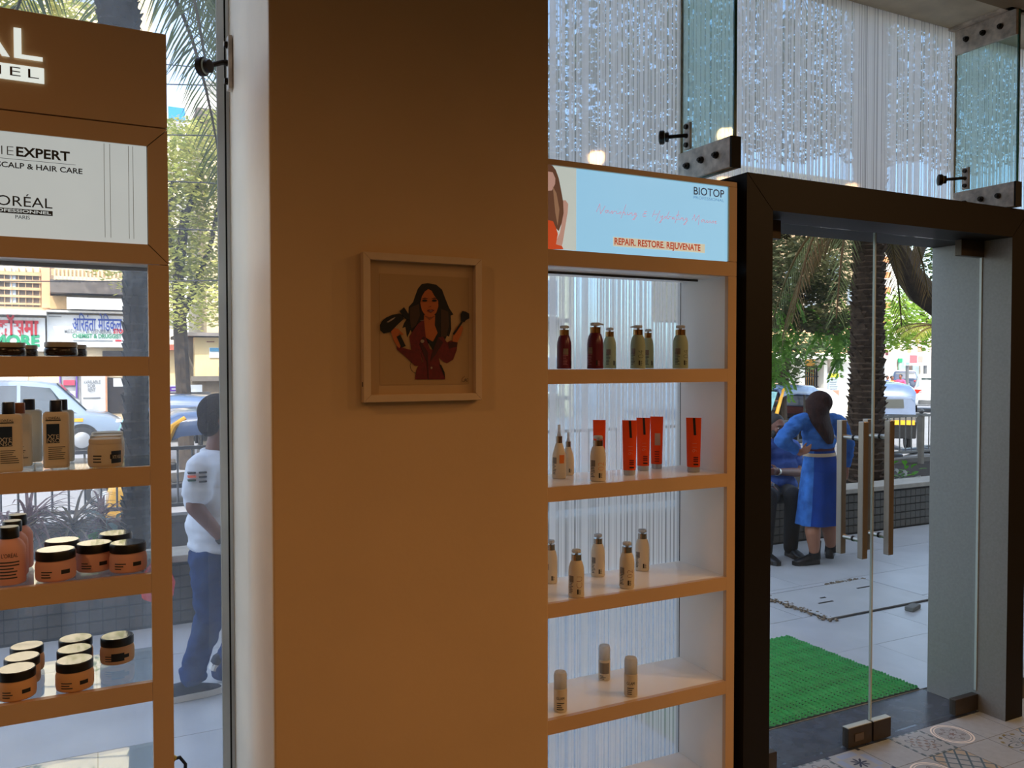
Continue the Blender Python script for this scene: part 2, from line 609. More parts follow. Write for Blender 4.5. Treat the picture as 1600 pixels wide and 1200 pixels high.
spider('dark round glass bolt on the fin above the blue light box', (2.123, 2.64, 2.601), (-1, 0, 0), (2.018, 2.66, 2.588), 0.105)
spider('dark round glass bolt on the fin at far upper right above the door frame', (3.825, 2.63, 2.601), (-1, 0, 0), at(1471, 281, Y=2.66), 0.105)
spider('dark round glass bolt standing off the daylit pillar side at upper left', (0.379, 2.628, 2.602), (-1, 0, 0), at(319, 104, Y=2.59), 0.16)

# --- door 1: dark portal frame with two frameless glass leaves
door = thing('door_1', 'dark brown portal frame holding two frameless glass door leaves', None, (0, 0, 0), kind='structure')
YF, YB = 2.402, 2.814
XL, XR, XLo, XRo, ZH, ZT = 2.345, 3.836, 2.213, 3.966, 2.286, 2.42
DEP = (0, YB - YF, 0)
INNER_JAMB = mat('grey_inner_jamb', '#858580', rough=0.35, var=0.08, vs=90, bump=.02, bs=200)  # lighter grey on jamb faces that look into the opening


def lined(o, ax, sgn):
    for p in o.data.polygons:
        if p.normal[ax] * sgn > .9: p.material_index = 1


lined(MB().prism([(XLo, YF, 0), (XL, YF, 0), (XL, YF, ZH - 0.0015), (XLo, YF, ZT - 0.0015)], DEP).build('frame_jamb', [DARKLAM, INNER_JAMB], door), 0, 1)
lined(MB().prism([(XR, YF, 0), (XRo, YF, 0), (XRo, YF, ZT - 0.0015), (XR, YF, ZH - 0.0015)], DEP).build('frame_jamb', [DARKLAM, INNER_JAMB], door), 0, -1)
MB().prism([(XLo + .002, YF, ZT), (XL + .002, YF, ZH), (XR - .002, YF, ZH), (XRo - .002, YF, ZT)], DEP).build('frame_head', DARKLAM, door)
B('filler_strip', (2.168, 2.47, 0), (2.213, 2.68, 2.40), DARK, door)
XM = 3.092
BARSTEEL = mat('satin_steel_bar', '#a89f95', rough=0.38, metal=1.0, var=0.08, vs=40, stretch=(1, 1, .04))
for x0, x1, hxs, hinge in ((XL + 0.004, XM - 0.004, XM - 0.128, -1), (XM + 0.004, XR - 0.004, XM + 0.036, 1)):
    leaf = MB().box((x0, 2.545, 0.012), (x1, 2.557, ZH - 0.012)).build('glass_leaf', DOORGLASS, door)
    xe = x1 if hinge < 0 else x0
    B('polished_edge', (xe - (0.0 if hinge < 0 else 0.003), 2.5455, 0.10), (xe + (0.003 if hinge < 0 else 0.0), 2.5565, ZH - .012), PALEEDGE, leaf)
    xh = x0 if hinge < 0 else x1
    B('hinge_edge', (xh - 0.002, 2.5452, 0.10), (xh + 0.002, 2.5568, ZH - .012), PALEEDGE, leaf)
    # pull handle: inside and outside square bars with two round standoffs
    B('handle_bar', (hxs - 0.015, 2.478, 0.852), (hxs + 0.015, 2.508, 1.446), BARSTEEL, leaf, bevel=0.003)
    B('handle_bar', (hxs - 0.015, 2.594, 0.852), (hxs + 0.015, 2.624, 1.446), BARSTEEL, leaf, bevel=0.003)
    for z in (0.93, 1.372):
        MB().cyl((hxs, 2.505, z), (hxs, 2.597, z), 0.0105, n=12).build('standoff', STEEL, leaf, smooth=True)
        MB().cyl((hxs, 2.536, z), (hxs, 2.545, z), 0.0125, n=12).build('washer', RUBBER, leaf, smooth=True)
    PATCH = mat('brown_patch_fitting', '#4b4238', rough=0.35, metal=0.7, var=0.1, vs=30)
    xp = (x0, x0 + 0.17) if hinge < 0 else (x1 - 0.17, x1)
    for lo, hi in (((xp[0], 2.534, 0.008), (xp[1], 2.568, 0.085)), ((xp[0], 2.534, ZH - 0.08), (xp[1], 2.568, ZH - 0.004))):
        B('patch_fitting', lo, hi, PATCH, leaf, bevel=0.002)
    xl = (x1 - 0.150, x1 - .002) if hinge < 0 else (x0 + .002, x0 + 0.115)
    B('lock_patch', (xl[0], 2.534, 0.006), (xl[1], 2.568, 0.092), PATCH, leaf, bevel=0.002)
    B('lock_edge', (xl[0], 2.536, 0.092), (xl[1], 2.566, 0.095), PALEEDGE, leaf)
MB().box((XM - 0.115, 2.531, 0.030), (XM - 0.06, 2.5345, 0.062)).build('lock_plate', mat('worn_lock_plate', '#6a5f53', rough=.5, metal=.5), door)

# --- threshold and patterned tiles
st('trim_2', (XL, 2.53, -0.2), (XR, 2.842, -0.001), mat('dark_granite', '#3a3f49', rough=0.22, var=0.35, vs=14, bump=0.02))


def pattern_tile(name, kind):
    m = mat(name, '#98a3ac', rough=0.4, var=0.07, vs=30)
    nt = m.node_tree
    b = nt.nodes['Principled BSDF']
    base = b.inputs['Base Color'].links[0].from_socket
    L = nt.links
    tc = nt.nodes.new('ShaderNodeTexCoord')
    sp = nt.nodes.new('ShaderNodeSeparateXYZ'); L.new(tc.outputs['Object'], sp.inputs[0])

    def op(o, *a):
        n = nt.nodes.new('ShaderNodeMath'); n.operation = o
        for i, q in enumerate(a):
            if hasattr(q, 'links') or hasattr(q, 'is_output'): L.new(q, n.inputs[i])
            else: n.inputs[i].default_value = q
        return n.outputs[0]
    x, y = sp.outputs[0], sp.outputs[1]
    r = op('SQRT', op('ADD', op('MULTIPLY', x, x), op('MULTIPLY', y, y)))
    th = op('ARCTAN2', y, x)
    ax, ay = op('ABSOLUTE', x), op('ABSOLUTE', y)

    def band(v, c, w): return op('LESS_THAN', op('ABSOLUTE', op('SUBTRACT', v, c)), w)
    masks = []
    if kind == 'ring':
        ro = op('ADD', 0.044, op('MULTIPLY', 0.014, op('COSINE', op('MULTIPLY', th, 6))))
        masks = [(op('MAXIMUM', band(r, 0.088, .0035), band(r, 0.076, .002)), '#e9e4dc'),
                 (band(op('SUBTRACT', r, ro), 0, .0028), '#6f6f72'),
                 (op('LESS_THAN', r, op('ADD', .012, op('MULTIPLY', .006, op('COSINE', op('MULTIPLY', th, 5))))), '#7b6a68'),
                 (op('MULTIPLY', band(r, .046, .006), op('GREATER_THAN', op('COSINE', op('MULTIPLY', th, 6)), .8)), '#77777c')]
    elif kind == 'star':
        sr = op('ADD', .006, op('MULTIPLY', .034, op('POWER', op('ABSOLUTE', op('COSINE', op('MULTIPLY', th, 4))), 1.5)))
        mxx, mnn = op('MAXIMUM', ax, ay), op('MINIMUM', ax, ay)
        masks = [(op('MULTIPLY', band(mxx, .070, .016), op('LESS_THAN', mnn, .05)), '#8ba0bf'),
                 (op('LESS_THAN', r, sr), '#27344e'),
                 (op('GREATER_THAN', mnn, .082), '#27344e')]
    elif kind == 'lattice':
        a = op('FRACT', op('MULTIPLY', op('ADD', x, y), 15)); c = op('FRACT', op('MULTIPLY', op('SUBTRACT', x, y), 15))
        ln = op('MAXIMUM', band(a, .5, .09), band(c, .5, .09))
        masks = [(op('GREATER_THAN', op('ADD', ax, ay), .11), '#a49e90'), (ln, '#4f6878')]
    elif kind == 'floral':
        fr = op('ADD', 0.052, op('MULTIPLY', 0.036, op('COSINE', op('MULTIPLY', th, 4))))
        f2 = op('ADD', 0.03, op('MULTIPLY', 0.018, op('COSINE', op('MULTIPLY', th, 8))))
        masks = [(band(op('SUBTRACT', r, fr), 0, .0045), '#3c4a5a'), (band(op('SUBTRACT', r, f2), 0, .004), '#3f5a63'),
                 (op('LESS_THAN', r, .008), '#8a7a4c'), (op('MULTIPLY', band(r, .086, .007), op('GREATER_THAN', op('COSINE', op('MULTIPLY', th, 12)), .2)), '#78703f')]
    elif kind == 'lace':
        q = op('MULTIPLY', op('SINE', op('MULTIPLY', x, 150)), op('SINE', op('MULTIPLY', y, 150)))
        fr = op('ADD', 0.062, op('MULTIPLY', 0.012, op('COSINE', op('MULTIPLY', th, 8))))
        masks = [(op('MULTIPLY', op('GREATER_THAN', op('MAXIMUM', ax, ay), .088), op('GREATER_THAN', q, -.3)), '#566a73'),
                 (band(op('SUBTRACT', r, fr), 0, .003), '#59646e'), (op('MULTIPLY', op('LESS_THAN', r, .055), op('GREATER_THAN', q, .25)), '#7f7672'),
                 (band(r, .028, .002), '#6b7b84')]
    for mk, col in masks:
        mx = nt.nodes.new('ShaderNodeMix'); mx.data_type = 'RGBA'
        L.new(mk, mx.inputs[0]); L.new(base, mx.inputs[6]); mx.inputs[7].default_value = (*hx(col), 1)
        base = mx.outputs[2]
    L.new(base, b.inputs['Base Color'])
    return m


TP = 0.2
tilemesh = {}
for k in ('plain', 'ring', 'star', 'lattice', 'floral', 'lace'):
    tilemesh[k] = MB().cbox((0, 0, -0.004), (TP - 0.003, TP - 0.003, 0.008)).mesh('tile', pattern_tile('tile_' + k, k))
spec = {(0, 0): 'ring', (-1, 0): 'lace', (-2, 0): 'plain', (-3, 0): 'star', (-2, -1): 'ring', (-1, -1): 'lattice', (0, -1): 'plain', (1, -1): 'floral', (1, 0): 'plain', (-3, -1): 'lace', (-4, 0): 'lace'}
trr = random.Random(3)
for i in range(-6, 6):
    for j in range(-6, 1):
        k = spec.get((i, j)) or trr.choice(['plain', 'ring', 'star', 'lattice', 'floral', 'lace', 'plain'])
        put('tile', tilemesh[k], floor, (3.49 + i * TP, 2.43 + j * TP, 0), rz=trr.choice((0, PI / 2)))
tag(MB().box((-4, -4.2, -.006), (2.188, 2.53, 0)).box((4.592, -4.2, -.006), (10, 2.53, 0)).box((2.188, -4.2, -.006), (4.592, 1.128, 0)).build('floor_covering', tilemesh['lace'].materials[0], floor), kind='stuff')

# --- recessed warm ceiling lamps; pillar and left-cabinet ones unseen, added for their light
LAMPGLOW = mat('warm_lamp_glow', '#ffc27a', emit=9.0)
LAMPRING = mat('white_lamp_ring', '#d9d4c8', rough=0.4)
lamp_xy = [(3.49, -0.04), (3.95, 0.9), (6.18, 0.04), (4.96, -0.28), (1.15, -2.3), (0.1, -2.7), (2.2, -1.2), (-1.7, 0.7), (5.2, -2.6), (7.6, -2.9)]
lamp_lab = ['over the room in front of the blue light box', 'second from the door frame', 'third out to the right', 'between the third and the first', 'added straight in front of the pillar to light it', 'added in front of the pillar left edge to light it', 'deeper in the room', 'added far left to light the left cabinet and pillar side', 'deep in the room to the right', 'deepest in the room at far right']
for (x, y), lb in zip(lamp_xy, lamp_lab):
    t = thing('ceiling_lamp', 'round warm recessed ceiling lamp ' + lb, 'ceiling lamp', (x, y, ZC - 0.012), group='recessed ceiling lamps')
    MB().lathe([(0.062, -0.004), (0.085, -0.006), (0.09, 0.0), (0.062, 0.0)], n=24).build('trim_ring', LAMPRING, t, smooth=True)
    MB().lathe([(0.0, -0.003), (0.062, -0.003), (0.062, -0.001), (0.0, -0.001)], n=24).build('diffuser', LAMPGLOW, t)
    ld = bpy.data.lights.new('lamp_light', 'SPOT')
    ld.energy = 57.0; ld.color = (1.0, 0.55, 0.23); ld.spot_size = R(166); ld.spot_blend = 0.6; ld.shadow_soft_size = 0.06
    lo = bpy.data.objects.new('lamp_light', ld); COL.objects.link(lo); lo.parent = t; lo.location = (0, 0, -0.05)


# ================================================================== left display cabinet
CL = thing('display_cabinet', 'beige display cabinet with glowing white letters standing against the left window', 'cabinet', (0.17, 2.20, 0))
XA = -1.45   # inner left (outside the frame)
D1 = 0.285


def mitred(parent, x0, x1, z0, z1, wl, wr, wt, wb, y0, y1, m, gap=0.0012):
    d = (0, y1 - y0, 0)
    MB().prism([(x0, y0, z1), (x1, y0, z1), (x1 - wr, y0, z1 - wt), (x0 + wl, y0, z1 - wt)], d).build('panel_rail', m, parent)
    MB().prism([(x0, y0, z0), (x1, y0, z0), (x1 - wr, y0, z0 + wb), (x0 + wl, y0, z0 + wb)], d).build('panel_rail', m, parent)
    g = gap
    MB().prism([(x1, y0, z0 + g * 2), (x1, y0, z1 - g * 2), (x1 - wr + g * 1.5, y0, z1 - wt - g), (x1 - wr + g * 1.5, y0, z0 + wb + g)], d).build('panel_stile', m, parent)
    MB().prism([(x0, y0, z0 + g * 2), (x0, y0, z1 - g * 2), (x0 + wl - g * 1.5, y0, z1 - wt - g), (x0 + wl - g * 1.5, y0, z0 + wb + g)], d).build('panel_stile', m, parent)


B('header_panel', (XA, 0, 2.2745), (0, D1, 2.502), LAM, CL, bevel=0.0015)
mitred(CL, XA, 0, 1.941, 2.2715, .047, .047, .046, .047, 0, 0.03, LAM)
B('dark_gap', (XA + .01, 0.012, 1.95), (-0.005, 0.028, 2.274), DARK, CL)
LIGHTP = mat('white_light_panel', '#c4d0d2', rough=0.25, emit=0.60, var=0.02)
lp = B('light_panel', (XA + .047, 0.004, 1.988), (-0.047, 0.0295, 2.2255), LIGHTP, CL)
INKG = mat('dark_grey_ink', '#33363a', rough=0.6)
INK = mat('black_ink', '#17171a', rough=0.6)
GLOWW = mat('white_letter_glow', '#dfe9e4', emit=0.85, rough=.4)
# backlit letters of the header (the frame of the picture cuts them on the left)
def onL(px, py, y=2.2): return at(px, py, Y=y) - V((0.17, 2.20, 0))
pR = onL(68, 84)
lettering("L'ORÉAL", 0.098, GLOWW, CL, (onL(68, 84).x - 0.256, -0.001, onL(40, 73).z), 'glowing_letters', width=0.50, depth=0.004, bold=0.0006)
z0, z1 = onL(35, 127).z, onL(35, 103).z
bar = B('glowing_bar', (onL(69, 115).x - 0.53, -0.004, z0), (onL(69, 115).x, 0, z1), GLOWW, CL)
lettering('PROFESSIONNEL', 0.03, mat('brown_ink', '#4a3324'), CL, ((onL(69, 115).x - 0.262), -0.0045, (z0 + z1) / 2), width=0.50, bold=-.0002, spacing=1.3)
# printed words of the light panel
yl = 0.004
tR = onL(109, 245)
lettering('SERIE', 0.030, mat('thin_grey_ink', '#6b7074'), CL, (tR.x - 0.111, yl, tR.z), align='RIGHT', spacing=1.1, bold=-.0006, width=.088)
lettering('EXPERT', 0.030, INKG, CL, (tR.x, yl, tR.z), align='RIGHT', width=.108, bold=.0008)
B('rule_line', (tR.x - 0.30, yl - .0006, onL(60, 252).z), (onL(118, 255).x, yl, onL(60, 252).z + .0008), INKG, CL)
tR = onL(129, 268)
lettering('SCALP & HAIR CARE', 0.0175, INKG, CL, (tR.x, yl, tR.z), align='RIGHT', width=.172, bold=.0003)
tR = onL(82, 319)
lettering("L'ORÉAL", 0.033, INKG, CL, (tR.x, yl, tR.z), align='RIGHT', width=.134)
za, zb = onL(60, 335).z, onL(60, 328).z
B('logo_bar', (tR.x - .134, yl - .0006, za - .001), (tR.x, yl, zb), INKG, CL)
lettering('PROFESSIONNEL', 0.0095, LIGHTP, CL, (tR.x - .067, yl - .0008, (za + zb) / 2 - .0005), width=.126, bold=.0002)
lettering('PARIS', 0.012, INKG, CL, (onL(35, 338).x, yl, onL(35, 338).z - .002))
for u in ((163, 172), (201, 208)):
    for q in u:
        B('panel_line', (onL(q, 300).x, yl - .0004, 2.0), (onL(q, 300).x + .001, yl, 2.222), mat('faint_line', '#aab3b4'), CL)
# posts, back frame, shelves
for x0, x1 in ((-0.047, 0), (XA, XA + .047)):
    B('side_panel', (x0 + (.0 if x1 == 0 else .03), 0.0, 0), (x1 - (.0 if x1 < 0 else .0), 0.018, 1.9395), LAM, CL)
    B('side_panel', ((-0.022 if x1 == 0 else XA), 0.018, 0), ((0 if x1 == 0 else XA + .022), D1, 2.0), WHITE_LAM, CL)
B('top_board', (XA, 0.03, 1.96), (0, D1, 1.985), WHITE_LAM, CL)
LZ = [1.716, 1.448, 1.183, 0.915, 0.648, 0.38, 0.12]
for z in LZ:
    sf = B('shelf_front', (XA + .047, 0, z - 0.047), (-0.0475, 0.018, z), LAM, CL)
    B('glass_shelf', (XA + .03, 0.018, z - 0.010), (-0.024, D1 - .005, z - 0.001), SHELFGLASS, CL)
B('rear_rail', (XA, D1 - .02, 1.950), (0, D1, 1.9595), mat('grey_rail', '#a4a8ad', rough=.4), CL)


# ================================================================== products
def facing(x, y, extra=0):
    return math.atan2(-x, y) + extra


CREAMP = leaf_mat('cream_plastic', '#e6d6bd', '#e2d0b4', .25)
BLACKP = mat('black_plastic', '#141210', rough=0.3, var=.02)
NAVY = mat('navy_plastic', '#10182a', rough=0.35)
ORANGECAP = mat('orange_brown_cap', '#8a4a22', rough=0.4)
PINKP = leaf_mat('pink_rose_plastic', '#f4bda6', '#ecae94', .3)
PEACH = leaf_mat('peach_jar', '#f3c08c', '#e8b07c', .3)
LIDTOP = mat('glossy_lid_top', '#2a2420', rough=0.07, spec=0.9, coat=1.0)
INKB = mat('blue_square_ink', '#0d2742', rough=0.4)
PALEINK = mat('pale_ink', '#c9c2b4', rough=0.5)


def cyl_label(r, a0, a1, z0, z1, n=6, dr=0.0006):
    mb = MB()
    for k in range(n):
        A, Bq = a0 + (a1 - a0) * k / n, a0 + (a1 - a0) * (k + 1) / n
        q = r + dr
        mb.quad((q * math.sin(A), -q * math.cos(A), z0), (q * math.sin(Bq), -q * math.cos(Bq), z0), (q * math.sin(Bq), -q * math.cos(Bq), z1), (q * math.sin(A), -q * math.cos(A), z1))
    return mb


def lines_label(mb, r, a0, a1, z0, z1, nl, seed):
    q = random.Random(seed)
    h = (z1 - z0) / nl
    for i in range(nl):
        e = a0 + (a1 - a0) * q.uniform(.55, 1)
        m = cyl_label(r, a0, e, z0 + i * h, z0 + i * h + h * .42, 4)
        mb.add(m.v, m.f)
    return mb


def jar(label, px, py, w, zshelf, body, lid, Y=None, group='', lidh=0.40, wide=False, text=True, asp=0.80, lidw=.97, rim=None):
    p = at(px, py, Z=zshelf) if Y is None else at(px, 570, Y=Y)
    dist = (V((p.x, p.y, zshelf)) - EYE).dot(_f)
    r = w * dist / FPX / 2
    h = 2 * r * asp
    t = thing('cosmetic_jar', label, 'jar', (p.x, p.y, zshelf), facing(p.x, p.y), group)
    hb = h * (1 - lidh)
    MB().lathe([(0, 0), (r * .9, 0), (r * .97, hb * .06), (r, hb * .2), (r, hb * .72), (r * .95, hb * .9), (r * .9, hb), (0, hb)], n=28).build('body', body, t, smooth=True)
    rl = r * lidw
    MB().lathe([(0, hb), (rl, hb), (rl, h - .003), (rl * .97, h), (0, h)], n=32).build('lid', lid, t, smooth=True)
    if rim:
        MB().lathe([(0, h), (rl * .93, h), (rl * .93, h + .0008), (0, h + .0008)], n=28).build('lid_disc', rim, t, smooth=True)
    if text:
        mb = MB()
        lines_label(mb, r, -0.75, -0.1, hb * .22, hb * .60, 3, px)
        mb.build('small_print', INKG, t)
        cyl_label(r, 0.25, 0.72, hb * .36, hb * .56).build('logo_mark', INK, t)
    return t


def flat_bottle(label, px, py, w, h_px, zshelf, body, cap, group, capw=.48, caph=.17, depth=.6, Y=None, back=False, square=True):
    p = at(px, py, Z=zshelf) if Y is None else at(px, 570, Y=Y)
    dist = (V((p.x, p.y, zshelf)) - EYE).dot(_f)
    k = dist / FPX
    a, h = w * k / 2, h_px * k
    t = thing('shampoo_bottle', label, 'bottle', (p.x, p.y, zshelf), facing(p.x, p.y), group)
    hb = h * (1 - caph)
    b = a * depth

    def ring(s, z, n=28):
        o = []
        for i in range(n):
            q = 2 * PI * i / n
            cx, sx = math.cos(q), math.sin(q)
            e = .45
            o.append(V((a * s * math.copysign(abs(cx) ** e, cx), b * s * math.copysign(abs(sx) ** e, sx), z)))
        return o
    MB().loft([ring(.9, 0), ring(.98, hb * .02), ring(1, hb * .06), ring(1, hb * .93), ring(.96, hb * .975), ring(.8, hb), ring(.3, hb)]).build('body', body, t, smooth=True, ang=.9)
    ca = a * capw
    MB().lathe([(0, hb), (ca * .96, hb), (ca, hb + .003), (ca * .98, h - .002), (ca * .9, h), (0, h)], n=20, sy=.85).build('cap', cap, t, smooth=True)
    if not back:
        y = -b - .0004
        if square:
            MB().box((-a * .72, y - .0004, hb * .45), (a * .25, y, hb * .79)).build('blue_square', INKB, t)
            lettering('X', hb * .12, PALEINK, t, (-a * .45, y - .0005, hb * .56))
            lettering('TE', hb * .10, PALEINK, t, (-a * .05, y - .0005, hb * .56))
            lettering('NSO', hb * .10, PALEINK, t, (-a * .2, y - .0005, hb * .49))
            lettering("L'ORÉAL", hb * .06, INK, t, (-a * .2, y, hb * .89), width=a * 1.1)
            MB().box((-a * .78, y - .0004, hb * .845), (a * .36, y, hb * .862)).build('logo_bar', INK, t)
        mb = MB()
        q = random.Random(px)
        for i in range(7):
            e = q.uniform(.2, .7) * a
            mb.box((-a * .6, y - .0003, hb * (.16 + .035 * i)), (e, y, hb * (.172 + .035 * i)))
        mb.build('small_print', INKG, t)
    return t


def round_bottle(label, px, py, w, h_px, zshelf, body, cap, group, Y=None):
    p = at(px, py, Z=zshelf) if Y is None else at(px, 570, Y=Y)
    dist = (V((p.x, p.y, zshelf)) - EYE).dot(_f)
    k = dist / FPX
    r, h = w * k / 2, h_px * k
    t = thing('shampoo_bottle', label, 'bottle', (p.x, p.y, zshelf), facing(p.x, p.y), group)
    hs = h * .80
    MB().lathe([(0, 0), (r * .93, 0), (r, h * .03), (r, h * .60), (r * .96, h * .66), (r * .8, h * .73), (r * .56, hs - .002), (r * .54, hs), (0, hs)], n=28).build('body', body, t, smooth=True, ang=.9)
    MB().lathe([(0, hs), (r * .6, hs), (r * .62, hs + .002), (r * .62, h - .003), (r * .58, h), (0, h)], n=24).build('cap', cap, t, smooth=True)
    mb = MB()
    lines_label(mb, r, -.6, .7, h * .12, h * .45, 6, px)
    mb.build('small_print', INKG, t)
    lettering("L'ORÉAL", r * .4, INK, t, (0, 0, h * .52), wrap=r, width=r * 1.0)
    return t


g = 'dark low jars with pale lids on the top shelf of the left cabinet'
for (px, w, Y, lb) in ((15, 45, 2.255, 'first of its shelf at the picture edge'), (38, 38, 2.40, 'half hidden behind the leftmost jar'), (95.5, 47, 2.255, 'in front, second group from the left'), (114, 40, 2.40, 'half hidden behind the second front jar')):
    jar('dark brown low jar with pale lid, ' + lb, px, 0, w, 1.716, mat('dark_brown_jar', '#241712', rough=.25), mat('pale_taupe_lid', '#8f8676', rough=.4), Y=Y, group=g, lidh=.36, asp=.46, lidw=.98, text=True)

g = 'cream flat bottles on the second shelf of the left cabinet'
flat_bottle('cream flat bottle with navy cap and blue square, leftmost of its shelf', 14.5, 738, 38, 109, 1.448, CREAMP, NAVY, g)
flat_bottle('white flat bottle with orange-brown cap behind the leftmost navy-capped one', 28.5, 725, 35, 99, 1.448, CREAMP, ORANGECAP, g, Y=2.34, square=False)
flat_bottle('pale bottle with navy cap seen from behind beside the orange-capped one', 44, 720, 36, 98, 1.448, mat('pale_plastic', '#cfd0c8', rough=.4), NAVY, g, Y=2.43, back=True)
flat_bottle('cream flat bottle with navy cap and blue square standing in the shelf middle', 88.5, 731, 36.5, 105, 1.448, CREAMP, NAVY, g)
flat_bottle('pale flat bottle with navy cap hidden behind the middle cream bottle', 95.5, 720, 34, 97, 1.448, mat('pale_plastic', '#cfd0c8'), NAVY, g, Y=2.40, back=True)
g = 'cream tubs on the second shelf of the left cabinet'
for (px, w, Y, lb) in ((163, 50, 2.245, 'front one of three in a line'), (164.5, 49, 2.335, 'middle one of three in a line'), (166.5, 48, 2.425, 'rear one of three in a line')):
    t = jar('squat cream tub with cream lid, ' + lb, px, 0, w, 1.448, CREAMP, CREAMP, Y=Y, group=g, lidh=.16, asp=.86, lidw=.93)
    if Y < 2.3:
        r = 0.5 * w * (V(t.location) - EYE).dot(_f) / FPX
        cyl_label(r, .32, 1.02, r * .25, r * 1.0).build('blue_square', INKB, t)
        lettering('XTE NSO', r * .3, PALEINK, t, (0, 0, r * .62), wrap=r + .001, width=r * .6).rotation_euler = (0, 0, .67)

g = 'pink bottles on the third shelf of the left cabinet'
round_bottle('pink round bottle with black cap, front one at the picture edge', 10, 905, 45, 88, 1.183, PINKP, BLACKP, g, Y=2.26)
round_bottle('pink round bottle with black cap, middle one of the row of three', 15, 890, 43, 85, 1.183, PINKP, BLACKP, g, Y=2.34)
round_bottle('pink round bottle with black cap, rear one of the row of three', 24, 880, 41, 83, 1.183, PINKP, BLACKP, g, Y=2.42)
g = 'pink jars with black lids on the third shelf of the left cabinet'
for (px, w, Y, lb) in ((82.5, 57, 2.255, 'front left one of five'), (93, 51, 2.385, 'right behind the front left one'), (143.6, 52, 2.31, 'middle one of five'), (177, 49, 2.42, 'rear right one of five'), (196.5, 54, 2.265, 'front right one of five')):
    jar('pink jar with glossy black lid, ' + lb, px, 0, w, 1.183, PINKP, BLACKP, Y=Y, group=g, lidh=.30, asp=.80, rim=LIDTOP)
g = 'peach jars with black lids on the fourth shelf of the left cabinet'
for (px, w, Y, lb) in ((18, 55, 2.25, 'front one of the left row'), (27, 51, 2.34, 'middle one of the left row'), (35, 48, 2.43, 'rear one of the left row'), (110, 54, 2.25, 'front one of the middle row'), (110, 51, 2.34, 'middle one of the middle row'), (112, 49, 2.43, 'rear one of the middle row'), (177.5, 49, 2.40, 'standing alone at the right')):
    t = jar('peach jar with glossy black lid, ' + lb, px, 0, w, 0.915, PEACH, BLACKP, Y=Y, group=g, lidh=.30, asp=.80, rim=LIDTOP)
    if px == 177.5:
        r = 0.5 * w * (V(t.location) - EYE).dot(_f) / FPX
        cyl_label(r, -.35, .40, r * .25, r * .75, dr=.0009).build('black_label', INK, t)


# ================================================================== right display cabinet
CR = thing('display_cabinet', 'white-lined display cabinet under a sky blue light box, left of the glass door', 'cabinet', (2.165, 2.402, 0))
XB = -0.995     # outer left, relative to the right edge
D2 = 0.287
for x0, x1 in ((-0.041, 0), (XB, XB + 0.041)):
    B('side_front', (x0, 0, 0), (x1, 0.018, 2.023), LAM, CR, bevel=.001)
    B('side_panel', (x0 + .008, 0.018, 0), (x1 - (.002), D2, 2.05), WHITE_LAM, CR)
B('header_rail', (XB, 0, 2.024), (0, 0.03, 2.078), LAM, CR, bevel=.001)
B('header_rail', (XB, 0, 2.357), (0, 0.12, 2.376), LAM, CR, bevel=.001)
B('header_stile', (-0.038, 0, 2.079), (0, 0.12, 2.3565), LAM, CR)
B('header_stile', (XB, 0, 2.079), (XB + .038, 0.12, 2.3565), LAM, CR)
B('top_board', (XB + .04, 0.03, 2.024), (-0.043, D2, 2.045), WHITE_LAM, CR)
B('lamp_slot', (XB + .05, 0.15, 2.016), (-0.06, 0.156, 2.024), INKG, CR)
RZ = [1.678, 1.283, 0.891, 0.495, 0.10]
for z in RZ:
    B('shelf_front', (XB + .041, 0, z - 0.049), (-0.0412, 0.018, z), LAM, CR)
    B('shelf_board', (XB + .033, 0.018, z - 0.045), (-0.033, D2, z - .0005), WHITE_LAM, CR)

# light box print (a backlit flat poster)
SKYB = mat('sky_blue_print', '#93cdf0', emit=0.80, rough=.3, var=0.01)
GREYB = mat('pale_grey_print', '#c3d0cc', emit=0.72, rough=.3)
lb = B('light_box', (XB + .038, 0.008, 2.080), (-0.038, 0.11, 2.3560), SKYB, CR)
yb = 0.008


def onR(px, py): return at(px, py, Y=2.41) - V((2.165, 2.402, 0))


def crop5(u, v): return onR(860 + u / 5.517, 255 + v / 5.517)


xs = crop5(222, 400).x
B('grey_print', (XB + .038, yb - .0008, 2.080), (xs, yb, 2.3560), GREYB, CR)


def flatpoly(pts, m, y, name, parent, conv):
    q = [conv(u, v) for u, v in pts]
    mb = MB().prism([(p.x, y, p.z) for p in q], (0, .0004, 0))
    return mb.build(name, m, parent)


def ewarm(n, c, e=.5): return mat(n, c, emit=e, rough=.4)


PR = [([(-30, 10), (15, 20), (45, 60), (70, 130), (88, 220), (108, 330), (112, 430), (95, 520), (70, 585), (45, 560), (20, 500), (-30, 520)], ewarm('print_hair', '#6b4a3a'), 'printed_hair', .0010),
      ([(-30, 70), (18, 80), (40, 130), (38, 180), (12, 235), (-30, 240)], ewarm('print_skin', '#cfa79a'), 'printed_face', .0014),
      ([(88, 322), (130, 320), (152, 352), (148, 420), (125, 560), (104, 690), (85, 742), (30, 742), (52, 660), (80, 600), (105, 470)], ewarm('print_skin', '#cfa79a'), 'printed_arm', .0008),
      ([(-30, 490), (20, 500), (50, 570), (62, 610), (45, 700), (98, 715), (110, 742), (-30, 742)], ewarm('print_orange', '#d9532b'), 'printed_dress', .0016),
      ([(18, 200), (50, 260), (75, 400), (60, 540), (40, 430)], ewarm('print_hair_light', '#a37e63'), 'printed_hair', .0018)]
for pts, m, nm, dy in PR:
    flatpoly(pts, m, yb - dy - .0004, nm, CR, crop5)
B('cream_strip', (crop5(540, 690).x, yb - .001, crop5(900, 742).z), (crop5(1330, 740).x, yb, crop5(900, 664).z), ewarm('print_cream', '#d9dcc8', .6), CR)
REDP = ewarm('print_red', '#c8553a', .45)
cc = crop5(930, 722)
